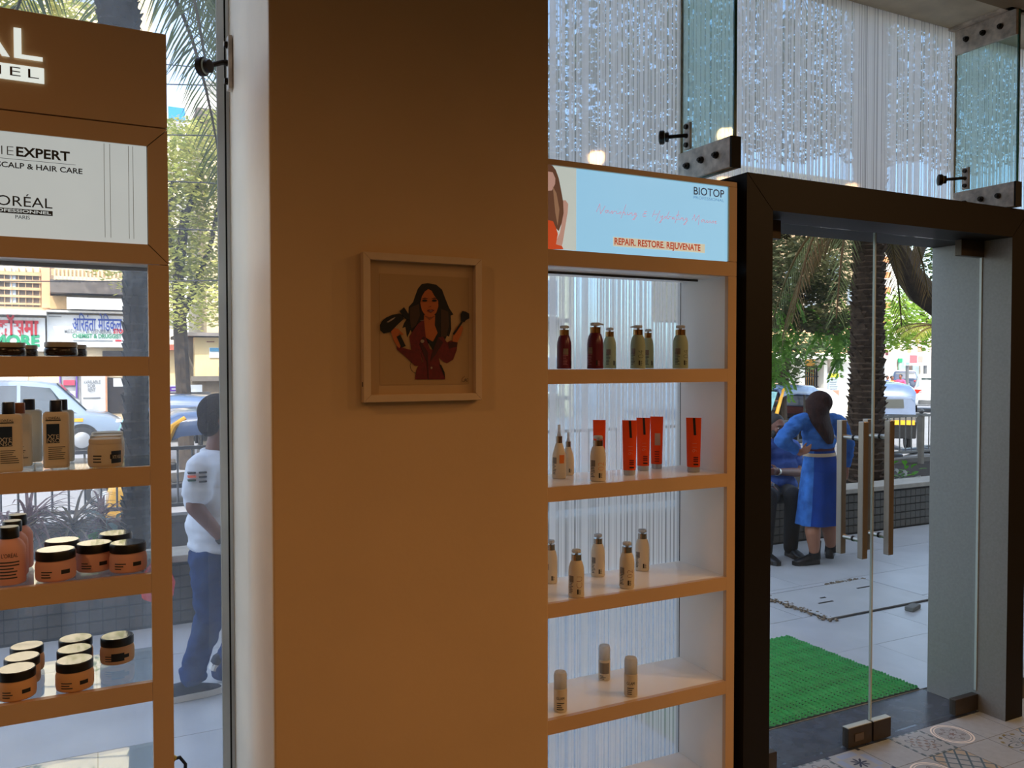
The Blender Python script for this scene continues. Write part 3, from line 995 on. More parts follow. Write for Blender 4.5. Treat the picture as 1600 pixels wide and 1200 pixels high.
lettering('REPAIR. RESTORE. REJUVENATE', 0.032, REDP, CR, (cc.x, yb - .0012, (crop5(900, 742).z + crop5(900, 664).z) / 2), width=crop5(1300, 740).x - crop5(560, 690).x, bold=.0009)
NAVYP = ewarm('print_navy', '#24415e', .25)
cc = crop5(1365, 255)
lettering('BIOTOP', 0.040, NAVYP, CR, (cc.x, yb, cc.z), width=crop5(1495, 255).x - crop5(1232, 255).x, bold=.0004)
cc = crop5(1365, 310)
lettering('PROFESSIONAL', 0.015, ewarm('print_navy_pale', '#4f7fa5', .4), CR, (cc.x, yb, cc.z), width=crop5(1495, 255).x - crop5(1232, 255).x, bold=-.0002)

# handwritten line: every letter is drawn as strokes with a slanted pen
PEN = {
    'N': (1.0, [[(0, 0), (.25, 1.5)], [(.25, 1.5), (.55, -.25)], [(.55, -.25), (.95, 1.25)]]),
    'H': (1.1, [[(.05, .1), (.25, 1.35)], [(.2, .55), (.75, .7)], [(.6, -.6), (.95, 1.4)]]),
    'M': (1.2, [[(0, .2), (.2, 1.3)], [(.2, 1.3), (.45, .1)], [(.45, .1), (.85, 1.3), (1.0, -.6)]]),
    'o': (.5, [[(.25, .5), (.05, .25), (.2, 0), (.4, .2), (.25, .5), (.5, .4)]]),
    'u': (.55, [[(0, .5), (.08, .05), (.25, .05), (.42, .5), (.45, 0), (.55, .1)]]),
    'r': (.4, [[(0, 0), (.12, .5), (.2, .38), (.38, .5)]]),
    'i': (.3, [[(.05, .5), (.1, .05), (.3, .1)], [(.15, .8), (.17, .85)]]),
    's': (.45, [[(0, .05), (.3, .5), (.35, .1), (.15, 0)]]),
    'h': (.65, [[(0, -.7), (.35, 1.9)], [(.12, .3), (.35, .5), (.42, 0), (.62, .15)]]),
    'n': (.55, [[(0, 0), (.1, .5), (.15, .3), (.35, .5), (.4, 0), (.55, .12)]]),
    'g': (.55, [[(.4, .45), (.15, .5), (.08, .15), (.38, .35), (.25, -.7), (.0, -.75), (.5, .1)]]),
    '&': (.8, [[(.6, 1.0), (.25, .9), (.3, .6), (.55, .6), (.15, .45), (.2, .0), (.6, .1)]]),
    'y': (.55, [[(0, .5), (.1, .1), (.35, .5), (.2, -.8), (0, -.8), (.5, .1)]]),
    'd': (.6, [[(.35, .45), (.1, .4), (.08, .05), (.35, .2), (.55, 1.4)], [(.38, .3), (.45, 0), (.6, .1)]]),
    'a': (.5, [[(.38, .45), (.1, .4), (.08, .05), (.35, .3), (.4, 0), (.5, .1)]]),
    't': (.45, [[(.1, -.7), (.35, 1.7)], [(.05, .8), (.5, .95)], [(.2, .05), (.45, .1)]]),
    'e': (.45, [[(.05, .2), (.3, .35), (.2, .5), (.05, .25), (.2, 0), (.45, .12)]]),
    ' ': (.55, []),
}
msg = 'Nourishing & Hydrating Mousse'
tot = sum(PEN[c][0] for c in msg)
xa, xb = crop5(395, 440).x, crop5(1435, 520).x
ku = (xb - xa) / tot
zb = crop5(900, 470).z
kz = 0.0195
scr = MB()
xx = xa
for ch in msg:
    wdt, strokes = PEN[ch]
    for sstroke in strokes:
        pts = [V((xx + a * ku + b * .004, 0, zb + b * kz)) for a, b in sstroke]
        for p, q in zip(pts[:-1], pts[1:]):
            d = (q - p).normalized() if (q - p).length > 0 else V((1, 0, 0))
            n = V((-d.z, 0, d.x)) * 0.0009
            y = V((0, yb - .0008, 0))
            scr.quad(p + n + y, p - n + y, q - n + y, q + n + y)
    xx += wdt * ku
scr.build('handwritten_line', ewarm('print_pink', '#d5929c', .6), CR, recalc=False)

# products of the right cabinet
CLEARP = leaf_mat('frosted_clear_plastic', '#e4e6e6', '#dfe2e2', .6)
GOLD = mat('champagne_collar', '#b08d5e', rough=.22, metal=1.0)
CHROME = mat('chrome_collar', '#a59a8c', rough=.15, metal=1.0)
MAROON = mat('maroon_plastic', '#5e0f2c', rough=.3)
SAGE = leaf_mat('sage_plastic', '#b3c2a6', '#adbb9e', .25)
OFFW = leaf_mat('ivory_plastic', '#e8dcc6', '#e3d6be', .25)
TUBEO = leaf_mat('orange_red_tube', '#fb622c', '#f65a22', .3)


def onshelf(px, py, z, Y=None):
    p = at(px, py, Z=z) if Y is None else at(px, 570, Y=Y)
    return p if p.y < 2.645 else at(px, 570, Y=2.645)


def pump_bottle(label, px, py, w, h_px, z, body, collar, group, num=None, numcol=None, Y=None, spray=0, front=0.0, nozzle=None, printc=None, barcode=True):
    p = onshelf(px, py, z, Y)
    dist = (V((p.x, p.y, z)) - EYE).dot(_f)
    k = dist / FPX
    r, h = w * k / 2, h_px * k
    t = thing('pump_bottle', label, 'bottle', (p.x, p.y, z), facing(p.x, p.y, front), group)
    if spray:
        hb = h * .66
        prof = [(0, 0), (r * .95, 0), (r, hb * .03), (r, hb * .55), (r * .92, hb * .68), (r * .62, hb * .9), (r * .46, hb), (0, hb)]
    else:
        hb = h * .775
        prof = [(0, 0), (r * .95, 0), (r, hb * .03), (r * .98, hb * .1), (r * .98, hb * .68), (r * .94, hb * .8), (r * .8, hb * .92), (r * .62, hb), (0, hb)]
    MB().lathe(prof, n=28).build('body', body, t, smooth=True, ang=.9)
    rc = r * (.46 if spray else .64)
    hc = h * .125
    MB().lathe([(0, hb), (rc, hb), (rc, hb + hc), (rc * .9, hb + hc), (0, hb + hc)], n=24).build('collar', collar, t, smooth=True)
    z0 = hb + hc
    pm = MB()
    if spray:
        pm.lathe([(0, z0), (rc * .7, z0), (rc * .4, z0 + h * .10), (rc * .42, h), (0, h)], n=16)
    else:
        pm.lathe([(0, z0), (rc * .3, z0), (rc * .3, z0 + h * .03), (rc * .85, z0 + h * .035), (rc * .92, h - .004), (rc * .8, h), (0, h)], n=18)
        a = nozzle if nozzle is not None else 0.4
        dv = V((math.sin(a), -math.cos(a), 0))
        pm.tube([V((0, 0, h - .006)), dv * rc * .9 + V((0, 0, h - .005)), dv * (r * 1.0 if nozzle is not None else rc * 1.05) + V((0, 0, h - .007))], [.0035, .0032, .0026], 8)
    pm.build('pump_head', CLEARP, t, smooth=True)
    ink = printc or INKG
    mb = MB()
    lines_label(mb, r, -1.05, -.35, hb * .12, hb * .52, 9, px + w)
    mb.build('small_print', ink, t)
    cyl_label(r, -1.0, -.35, hb * .42, hb * .60).build('grey_block', mat('grey_ink', '#7d7468'), t)
    if barcode:
        cyl_label(r, .1, .28, hb * .10, hb * .24).build('dark_block', INK, t)
        mb = MB(); lines_label(mb, r, .32, .62, hb * .10, hb * .24, 5, px)
        mb.build('small_print', ink, t)
    if num:
        lettering(num, r * 1.15, numcol or INKG, t, (0, 0, hb * .43), wrap=r, turn=PI / 2, name='number', bold=-.0008 * r / .025).rotation_euler = (0, 0, .45)
    return t


g = 'pump bottles on the top shelf of the right cabinet'
MW = mat('pale_pink_ink', '#a56a78')
pump_bottle('maroon pump bottle standing apart at the far left of the top shelf', 881.5, 0, 23.5, 67.5, 1.678, MAROON, GOLD, g, Y=2.50, printc=MW, front=.9)
pump_bottle('maroon pump bottle touching a sage green one on its right', 930, 0, 26, 72, 1.678, MAROON, GOLD, g, Y=2.45, printc=MW, nozzle=PI / 2, front=.0)
pump_bottle('sage green pump bottle tucked behind the second maroon one', 952.5, 0, 20.5, 63.5, 1.678, SAGE, GOLD, g, Y=2.62, front=.5)
pump_bottle('sage green pump bottle marked 04 with its spout turned left', 996.7, 0, 23.5, 67.5, 1.678, SAGE, GOLD, g, Y=2.46, num='04', nozzle=-PI / 2 + .1)
pump_bottle('sage green pump bottle half hidden behind the one marked 04', 1012.5, 0, 17.5, 61, 1.678, SAGE, GOLD, g, Y=2.63, front=.5)
pump_bottle('sage green pump bottle standing alone at the right of the top shelf', 1063, 0, 24.5, 67, 1.678, SAGE, GOLD, g, Y=2.46, num='04', front=.35)
g = 'ivory bottles on the second shelf of the right cabinet'
OI = mat('orange_ink', '#e07a2a')
t = pump_bottle('ivory spray bottle with orange label square, leftmost on the second shelf', 873.5, 747, 22, 83, 1.283, OFFW, CHROME, g, spray=1, barcode=False)
cyl_label(.026, .05, .75, .055, .085, dr=.001).build('orange_square', OI, t)
pump_bottle('ivory spray bottle half hidden behind the leftmost spray bottle', 888, 740.5, 18, 66, 1.283, OFFW, CHROME, g, spray=1)
pump_bottle('ivory pump bottle in front of an orange tube on the second shelf', 934.3, 751, 25, 70, 1.283, OFFW, CHROME, g, num='02', numcol=OI)


def tube(label, px, py, w, h_px, z, group, back=False, Y=None):
    p = onshelf(px, py, z, Y)
    dist = (V((p.x, p.y, z)) - EYE).dot(_f)
    k = dist / FPX
    a, h = w * k / 2, h_px * k
    t = thing('cosmetic_tube', label, 'tube', (p.x, p.y, z), facing(p.x, p.y), group)
    hc = h * .09
    MB().lathe([(0, 0), (a * .80, 0), (a * .82, hc * .8), (a * .80, hc), (0, hc)], n=24, sy=.85).build('cap', CLEARP, t, smooth=True)
    rings = []
    for i in range(9):
        f = i / 8
        zz = hc + (h - hc) * f
        ry = a * .72 * (1 - f) ** .8 + .0012
        rx = a * (.86 + .14 * f)
        rings.append([V((rx * math.cos(2 * PI * q / 24), ry * math.sin(2 * PI * q / 24), zz)) for q in range(24)])
    MB().loft(rings).build('body', TUBEO, t, smooth=True, ang=.9)

    def yy(zz):
        f = max(0, (zz - hc) / (h - hc))
        return -(a * .72 * (1 - f) ** .8 + .0012) - .0006

    def strip(x0, x1, z0, z1, m, nm, sl=0.0):
        MB().loft([[(x0 + sl, yy(z1) - .0004, z1), (x1 + sl, yy(z1) - .0004, z1), (x1 + sl, yy(z1) + .0004, z1), (x0 + sl, yy(z1) + .0004, z1)],
                   [(x0, yy(z0) - .0008, z0), (x1, yy(z0) - .0008, z0), (x1, yy(z0) + .0002, z0), (x0, yy(z0) + .0002, z0)]]).build(nm, m, t)
    if not back:
        strip(a * .02, a * .34, h * .68, h * .995, INK, 'black_strip', -a * .14)
        n = lettering('911', a * .95, mat('pale_orange_ink', '#f0a080'), t, (a * .18, 0, h * .46), turn=PI / 2, name='number', bold=-.0006, width=h * .20 if False else None)
        n.location.y = yy(h * .38) - .0004
        strip(a * .0, a * .62, h * .13, h * .155, INK, 'dark_block')
        mb = MB()
        for i in range(3):
            zz = h * (.19 + .035 * i)
            mb.box((0, yy(zz) - .0008, zz), (a * .6, yy(zz) + .001, zz + h * .02))
        mb.build('small_print', mat('dark_red_ink', '#6e1c10'), t)
    else:
        strip(-a * .3, a * .55, h * .45, h * .68, mat('pale_label', '#b9a598'), 'barcode_label')
        mb = MB()
        for i in range(5):
            zz = h * (.14 + .045 * i)
            mb.box((-a * .3, yy(zz) - .0006, zz), (a * .4, yy(zz) + .001, zz + h * .015))
        mb.build('small_print', mat('dark_red_ink', '#6e1c10'), t)
    return t


g = 'orange tubes on the second shelf of the right cabinet'
tube('orange-red tube seen from behind, behind the ivory pump bottle', 936.6, 733, 20, 82, 1.283, g, back=True)
tube('orange-red tube with black strip, front one of the group of three', 983.5, 742, 23, 85, 1.283, g)
tube('orange-red tube with black strip, middle one of the group of three', 1005, 735, 21.5, 82, 1.283, g)
tube('orange-red tube with pale barcode label, rear one of the group of three', 1026.5, 730, 20, 81, 1.283, g, back=True)
tube('orange-red tube with black strip standing alone at the right', 1083.5, 737, 23.5, 84, 1.283, g)
g = 'ivory pump bottles on the third shelf of the right cabinet'
RI = mat('brown_red_ink', '#8a3a20')
pump_bottle('ivory pump bottle cut off by the pillar on the third shelf', 860.5, 910, 21, 66, 0.891, OFFW, CHROME, g)
pump_bottle('ivory pump bottle with rounded red number, frontmost on the third shelf', 900.5, 931.5, 25, 73, 0.891, OFFW, CHROME, g, num='CU', numcol=RI)
pump_bottle('ivory pump bottle at the rear between two front ones, third shelf', 934.3, 899.5, 22, 65, 0.891, OFFW, CHROME, g)
pump_bottle('ivory pump bottle with red 02, front right one on the third shelf', 979.5, 917.5, 24, 70.5, 0.891, OFFW, CHROME, g, num='02', numcol=RI)
pump_bottle('ivory pump bottle at the rear right end of the third shelf', 1003.5, 890.5, 22, 63.5, 0.891, OFFW, CHROME, g)


def small_bottle(label, px, py, w, h_px, z, group, text=True):
    p = onshelf(px, py, z); p = V((p.x, p.y, z))
    k = (p - EYE).dot(_f) / FPX
    r, h = w * k / 2, h_px * k
    t = thing('airless_bottle', label, 'bottle', tuple(p), facing(p.x, p.y), group)
    hb = h * .57
    MB().lathe([(0, 0), (r * .96, 0), (r, .002), (r, hb), (r * .93, hb + .001), (0, hb + .001)], n=26).build('body', OFFW, t, smooth=True)
    MB().lathe([(0, hb + .001), (r * .96, hb + .001), (r * .98, h * .9), (r * .85, h * .98), (r * .5, h), (0, h)], n=26).build('clear_cap', CLEARP, t, smooth=True)
    MB().lathe([(0, hb + .0012), (r * .5, hb + .0012), (r * .5, h * .8), (r * .4, h * .82), (0, h * .82)], n=16).build('pump_head', OFFW, t, smooth=True)
    if text:
        lettering('GLAM', r * .62, INKG, t, (0, 0, hb * .62), wrap=r, width=r * 1.2, align='CENTER')
        mb = MB(); lines_label(mb, r, -.55, .6, hb * .12, hb * .48, 4, px)
        mb.build('small_print', INKG, t)
    else:
        cyl_label(r, -.9, .9, hb * .35, hb * .9).build('grey_block', mat('grey_ink', '#7d7468'), t)
        mb = MB(); lines_label(mb, r, -.8, .3, hb * .08, hb * .3, 3, px)
        mb.build('small_print', INKG, t)
    return t


g = 'small capped bottles on the fourth shelf of the right cabinet'
small_bottle('small ivory capped bottle beside the pillar on the fourth shelf', 875.6, 1110, 21, 62, 0.495, g)
small_bottle('small ivory capped bottle with grey block, rearmost on the fourth shelf', 944.3, 1061, 18.5, 54, 0.495, g, text=False)
small_bottle('small ivory capped bottle at the right on the fourth shelf', 985.5, 1086, 21, 60, 0.495, g)


# ================================================================== framed picture on the pillar
PF = thing('picture_frame', 'white framed drawing of a woman holding a hair dryer, on the beige pillar', 'picture', (0, 0, 0))
YP = 2.06
c0, c1 = at(565, 394, Y=YP - .02), at(752, 627, Y=YP - .02)
c00 = at(567, 630, Y=YP - .02)
x0, x1, zt, zb = c0.x + .002, c1.x, at(658, 399, Y=YP - .02).z, at(660, 627, Y=YP - .02).z
fw = 0.019
FRAMEW = mat('white_frame_paint', '#c6a988', rough=.45, var=.04, vs=20)
for pts in ([(x0, zt), (x1, zt), (x1 - fw, zt - fw), (x0 + fw, zt - fw)], [(x0, zb), (x1, zb), (x1 - fw, zb + fw), (x0 + fw, zb + fw)],
            [(x0, zb), (x0, zt), (x0 + fw, zt - fw), (x0 + fw, zb + fw)], [(x1, zb), (x1, zt), (x1 - fw, zt - fw), (x1 - fw, zb + fw)]):
    MB().prism([(a, YP - .026, b) for a, b in pts], (0, .024, 0)).build('frame_bar', FRAMEW, PF, bevel=.0015)
MATB = mat('cream_mount', '#b5946c', rough=.8)
B('mount_board', (x0 + fw - .002, YP - .010, zb + fw - .002), (x1 - fw + .002, YP - .003, zt - fw + .002), MATB, PF)
a0, a1 = at(593, 427, Y=YP - .011), at(733, 600, Y=YP - .011)
ya = YP - .0105
B('art_paper', (a0.x, ya - .0006, a1.z), (a1.x, YP - .0095, a0.z), mat('art_paper', '#a6855c', rough=.8), PF)


def crop7(u, v): return at(590 + u / 6.667, 430 + v / 6.667, Y=ya - .001)


def art(pts, m, lv, nm): flatpoly(pts, m, ya - .0008 - lv * .0004, nm, PF, crop7)


def circ(u, v, a, b, n=20, t0=0): return [(u + a * math.cos(2 * PI * i / n + t0), v + b * math.sin(2 * PI * i / n + t0)) for i in range(n)]


A_HAIR = mat('art_hair', '#120c0a', rough=.8); A_SKIN = mat('art_skin', '#a85a2a', rough=.8); A_COAT = mat('art_coat', '#5e1216', rough=.8, var=.25, vs=90)
A_COATD = mat('art_coat_dark', '#380a0e', rough=.8); A_BLK = mat('art_black', '#0a0a0c', rough=.8); A_BRN = mat('art_brown', '#3a2416', rough=.8); A_LIP = mat('art_lip', '#5e1418', rough=.8)
A_SHN = mat('art_shine', '#8c7a6c', rough=.8); A_SKD = mat('art_skin_shade', '#7d3f1c', rough=.8)
art([(520, 82), (460, 92), (420, 140), (390, 220), (370, 280), (325, 330), (320, 430), (275, 500), (258, 550), (290, 540), (308, 650), (345, 570), (370, 640), (430, 700), (620, 720), (690, 710), (722, 630), (745, 640), (768, 560), (762, 420), (790, 410), (745, 340), (705, 240), (672, 150), (610, 98)], A_HAIR, 0, 'drawn_hair')
art([(335, 340), (430, 300), (440, 420), (400, 520), (350, 560), (335, 450)], A_BRN, 1, 'drawn_hair')
art([(660, 350), (735, 380), (745, 520), (715, 640), (660, 640)], A_BRN, 1, 'drawn_hair')
art([(485, 415), (600, 415), (595, 520), (625, 600), (575, 695), (500, 650), (480, 560)], A_SKIN, 1, 'drawn_neck')
art([(490, 425), (600, 425), (540, 470)], A_SKD, 2, 'drawn_shade')
art([(525, 145), (560, 160), (590, 215), (630, 270), (632, 325), (610, 390), (572, 432), (535, 437), (495, 418), (460, 365), (443, 290), (460, 220), (490, 170)], A_SKIN, 3, 'drawn_face')
art([(480, 460), (420, 505), (360, 590), (330, 640), (350, 750), (440, 785), (460, 850), (472, 900), (430, 930), (402, 990), (388, 1085), (702, 1085), (690, 1000), (652, 930), (635, 860), (690, 905), (720, 918), (785, 880), (822, 780), (832, 690), (760, 680), (720, 700), (680, 640), (628, 650), (575, 780), (545, 770), (500, 650)], A_COAT, 4, 'drawn_jacket')
art([(330, 640), (440, 790), (462, 900), (425, 945), (385, 940), (290, 850), (200, 775), (195, 730), (215, 720), (260, 755), (350, 780)], A_COAT, 5, 'drawn_sleeve')
art([(500, 650), (570, 692), (628, 650), (575, 785)], A_BLK, 5, 'drawn_top')
art([(500, 650), (450, 690), (520, 800), (530, 1085), (520, 1085), (510, 900), (430, 720), (470, 640)], A_COATD, 6, 'drawn_lapel')
art([(628, 650), (680, 700), (600, 830), (545, 900), (560, 820)], A_COATD, 6, 'drawn_lapel')
art([(640, 930), (660, 935), (695, 1010), (700, 1070)], A_BLK, 6, 'drawn_line')
art([(735, 700), (830, 690), (822, 745), (740, 765)], A_COATD, 6, 'drawn_cuff')
art([(130, 570), (165, 548), (210, 560), (268, 615), (255, 625), (215, 605), (235, 650), (250, 715), (225, 760), (200, 740), (165, 680)], A_SKIN, 6, 'drawn_hand')
art([(195, 640), (232, 620), (290, 738), (245, 755)], A_BLK, 8, 'drawn_dryer_handle')
art([(22, 520), (45, 475), (90, 440), (150, 412), (225, 400), (260, 420), (270, 455), (200, 520), (130, 592), (60, 607), (25, 575)], A_BLK, 7, 'drawn_dryer')
art([(228, 375), (272, 333), (330, 420), (330, 470), (285, 452), (260, 430)], A_BLK, 7, 'drawn_nozzle')
art([(90, 490), (140, 455), (185, 435), (160, 462), (110, 492)], A_SHN, 8, 'drawn_shine')
art([(775, 690), (790, 600), (812, 550), (835, 525), (880, 530), (885, 560), (862, 630), (828, 700)], A_SKIN, 7, 'drawn_hand')
art([(780, 610), (800, 580), (870, 480), (885, 490), (812, 600), (792, 625)], A_BLK, 8, 'drawn_brush_handle')
art([(860, 410), (880, 372), (915, 380), (950, 400), (952, 450), (915, 470), (900, 490), (865, 480)], A_BLK, 8, 'drawn_brush')
for u in (488, 588):
    art(circ(u, 265, 26, 11), A_BLK, 8, 'drawn_eye')
    art([(u - 38, 250), (u, 234), (u + 36, 246), (u, 244)], A_HAIR, 8, 'drawn_brow')
art([(510, 366), (530, 358), (548, 362), (565, 357), (590, 366), (550, 392)], A_LIP, 8, 'drawn_lips')
art([(528, 371), (572, 371), (550, 379)], A_SHN, 9, 'drawn_teeth')
art([(533, 325), (545, 332), (560, 325), (547, 320)], A_SKD, 8, 'drawn_nose')
art(circ(462, 688, 20, 18, 14), A_SHN, 9, 'drawn_badge')
art(circ(557, 965, 10, 12, 10), A_SHN, 9, 'drawn_button')


def artline(pts, wpx, m, nm, lv=6):
    mb = MB()
    q = [crop7(u, v) for u, v in pts]
    for p, r2 in zip(q[:-1], q[1:]):
        d = (r2 - p).normalized(); n = V((-d.z, 0, d.x)) * wpx
        y = V((0, -.0008 - lv * .0004, 0))
        mb.quad(p + n + y, p - n + y, r2 - n + y, r2 + n + y)
    mb.build(nm, m, PF, recalc=False)


artline([(350, 890), (335, 940), (345, 985), (375, 1015), (395, 1020)], .0006, A_BLK, 'drawn_cord')
artline([(905, 1050), (875, 1075), (872, 1105), (900, 1110), (915, 1075), (900, 1090), (930, 1110), (920, 1085), (935, 1075)], .0005, A_BRN, 'drawn_signature')
artline([(440, 470), (480, 470)], .0003, A_SHN, 'drawn_line')
PF['label'] = 'white framed drawing of a woman holding a hair dryer, on the beige pillar'
B('red_chip', (x0 - .0006, YP - .02, zb + .040), (x0 + .0002, YP - .012, zb + .052), mat('dark_chip', '#30140c'), PF)

# ================================================================== outside: forecourt, planter, street
PAVE = mat('pale_stone_paving', '#b4b6b8', rough=0.35, var=0.09, vs=3, bump=0.03, bs=30)
pave = st('pavement', (-9, 2.782, -0.6), (15, 5.762, -0.006), mat('paving_joint', '#6a6a68', rough=.8, var=.1))
pm_ = MB().cbox((0, 0, -.004), (1.196, 0.577, .008)).mesh('paver', PAVE)
for i in range(20):
    for j in range(5):
        put('paver', pm_, pave, (-8.4 + i * 1.2 + (0.6 if j % 2 else 0), 2.845 + .29 + j * .581, rnd.uniform(-.0006, .0006)))
B('edge_strip', (-9, 2.783, -.006), (XL - .2, 2.842, 0), PAVE, pave)
B('edge_strip', (XR + .14, 2.83, -.006), (15, 2.842, 0), PAVE, pave)

# hatch cover
hc = thing('hatch_cover', 'square stone hatch cover with two lifting slots set into the pale forecourt', 'hatch cover', (4.845, 4.20, .002))
B('cover_slab', (-.515, -.30, 0), (.515, .30, .008), mat('hatch_stone', '#b2b3b3', rough=.4, var=.08, vs=4), hc, bevel=.002)
gro = MB()
for lo, hi in (((-.532, -.317, 0), (.532, -.302, .003)), ((-.532, .302, 0), (.532, .317, .003)), ((-.532, -.302, 0), (-.517, .302, .003)), ((.517, -.302, 0), (.532, .302, .003))):
    gro.box(lo, hi)
gro.build('gap_frame', mat('dark_joint_dirt', '#23201d', rough=.95), hc)
for x, y, l in ((-.25, -.03, .14), (-.18, .06, .05), (.32, .12, .16)):
    B('lifting_slot', (x - l / 2, y - .008, .008), (x + l / 2, y + .008, .0105), mat('dark_joint_dirt', '#23201d'), hc)
crumb = MB()
q = random.Random(5)
for i in range(220):
    if i < 150: x, y = q.uniform(-.58, -.50) + q.random() * .03, q.uniform(-.36, .32)
    else: x, y = q.uniform(.1, .54), q.uniform(.29, .335)
    s = q.uniform(.004, .013)
    crumb.ell((x, y, .006), (s, s * q.uniform(.6, 1.2), s * .6), 6, 4)
tag(crumb.build('mortar_crumbs', mat('broken_mortar', '#7a6d5c', rough=.95, var=.4, vs=60), hc), kind='stuff')
t = thing('broken_stone', 'small grey broken stone lying beside the hatch cover near the right door jamb', 'stone', (5.02, 3.80, 0))
MB().box((-.07, -.03, 0), (.07, .03, .03), T=M.Rotation(.3, 4, 'Z')).build('stone_chip', mat('chip_stone', '#6f706c', rough=.9, var=.3), t, bevel=.006)

# green mat of wavy plastic strands
MATG = mat('green_plastic_mat', '#2fb068', rough=.45, var=.15, vs=10)
gm = thing('door_mat', 'bright green wavy plastic mat lying outside the glass door', 'mat', (2.30, 2.848, 0))
B('mat_backing', (0, 0, 0), (1.52, .925, .006), mat('dark_green_backing', '#06301a', rough=.7, var=.1), gm)
wv = MB()
NX, NYR = 150, 48
for j in range(NYR):
    yc = .012 + j * .0191
    A_, B_, C_ = [], [], []
    for i in range(NX + 1):
        x = 1.52 * i / NX
        y = yc + .0055 * math.sin(i * PI / 2.0)
        z = .013 + .003 * math.sin(i * PI / 2.0 + j * 1.1)
        A_.append((x, y - .0052, .006)); B_.append((x, y, z + .003)); C_.append((x, y + .0052, .006))
    wv.loft([[A_[i], B_[i], C_[i]] for i in range(NX + 1)], closed=False)
tag(wv.build('wavy_strands', MATG, gm, recalc=False), kind='stuff')

# planter wall with small dark tiles and a stone cap
pw = st('planter_wall', (-6, 5.772, -.6), (13, 6.02, .405), mat('dark_tile_grout', '#2b2a2a', rough=.9))
TILEM = mat('grey_granite_tile', '#413c36', rough=.5, var=.25, vs=25, bump=.04)
tg = .076
tm_ = MB().cbox((0, 0, 0), (tg - .006, .010, tg - .011)).mesh('tile', TILEM)
bulk = MB()
for i in range(-78, 170):
    x = i * tg
    for j in range(5):
        z = .058 + j * tg - .012
        if (-.72 < x < .80) or (5.5 < x < 7.8):
            put('tile', tm_, pw, (x, 5.768 + rnd.uniform(-.001, .001), z))
        else:
            bulk.cbox((x, 5.768, z), (tg - .006, .010, tg - .006))
tag(bulk.build('wall_tiles', TILEM, pw, recalc=False), kind='stuff')
st('trim_3', (-6, 5.745, .405), (13, 6.04, .452), mat('pale_cap_stone', '#a59f94', rough=.6, var=.15, vs=8), bevel=.006)
st('planter_soil', (-6, 6.02, -.6), (13, 7.45, .36), mat('dark_soil', '#2b241d', rough=1, var=.4, vs=20, bump=.6, bs=30))
st('planter_rear_wall', (-6, 7.45, -.6), (13, 7.6, .42), mat('grey_render', '#6d6a66', rough=.9, var=.15))
ZR = -0.58
st('road', (-70, 7.6, ZR - .3), (120, 140, ZR), mat('grey_asphalt', '#85868a', rough=.85, var=.10, vs=1.5, bump=.1, bs=60))

# metal railing behind the planter
RAILM = mat('grey_painted_rail', '#77787a', rough=.45, metal=.5, var=.15, vs=20)
for (x0, n, lb) in ((-5.0, 2, 'grey metal railing behind the planter seen through the left window'), (-1.0, 1, 'grey metal railing behind the planter left of the palm trunk'), (1.2, 2, 'grey metal railing behind the planter hidden by the pillar'), (5.2, 2, 'grey metal railing left of the rough palm trunk behind the woman in denim'), (9.28, 1, 'grey metal railing with a stout end post behind the palm trunk')):
    L_ = (2.0 if n == 2 else 1.05) * 2 if x0 != 9.28 else 2.0
    rl = thing('railing', lb, 'railing', (x0, 7.52, .42))
    for z in (.08, .56):
        MB().box((0, -.015, z - .015), (L_ - .08, .015, z + .015)).build('rail_bar', RAILM, rl)
    nb = int(L_ / .115)
    for i in range(1, nb):
        x = i * L_ / nb
        MB().cyl((x, 0, 0.095), (x, 0, .545), .0085, n=8).build('baluster', RAILM, rl, smooth=True)
    B('post', (-.03, -.03, 0), (.03, .03, .60), RAILM, rl, bevel=.004)
    MB().ell((0, 0, .63), .035, 10, 6).build('post_ball', RAILM, rl, smooth=True)
ep = thing('railing_post', 'slim grey end post with ball top seen between palm trunk and door jamb', 'post', (at(1439, 700, Y=7.3).x, 7.3, .36))
B('shaft', (-.03, -.03, 0), (.03, .03, .64), mat('concrete_post', '#7f7a72', rough=.8, var=.2), ep, bevel=.006)
B('cap', (-.045, -.045, .64), (.045, .045, .67), RAILM, ep)
MB().ell((0, 0, .70), .035, 12, 8).build('ball', RAILM, ep, smooth=True)


# ------------------------------------------------------------------ plants and trees
def palm_trunk(mb, pts, rs, rough=.25, seg=.06, n=14, seed=1):
    q = random.Random(seed)
    P = [V(p) for p in pts]
    rings = []
    for i in range(len(P) - 1):
        k = max(2, int((P[i + 1] - P[i]).length / seg))
        for j in range(k):
            f = j / k
            c = P[i].lerp(P[i + 1], f); r = rs[i] * (1 - f) + rs[i + 1] * f
            for dz, s in ((0, 1 - rough * .5), (.7, 1 + rough * .4)):
                cc = c + (P[i + 1] - P[i]).normalized() * seg * dz
                rings.append([cc + V((math.cos(2 * PI * a / n), math.sin(2 * PI * a / n), 0)) * r * s * (1 + rough * q.uniform(-.35, .35)) + V((0, 0, q.uniform(-.3, .3) * seg * rough)) for a in range(n)])
    return mb.loft(rings)


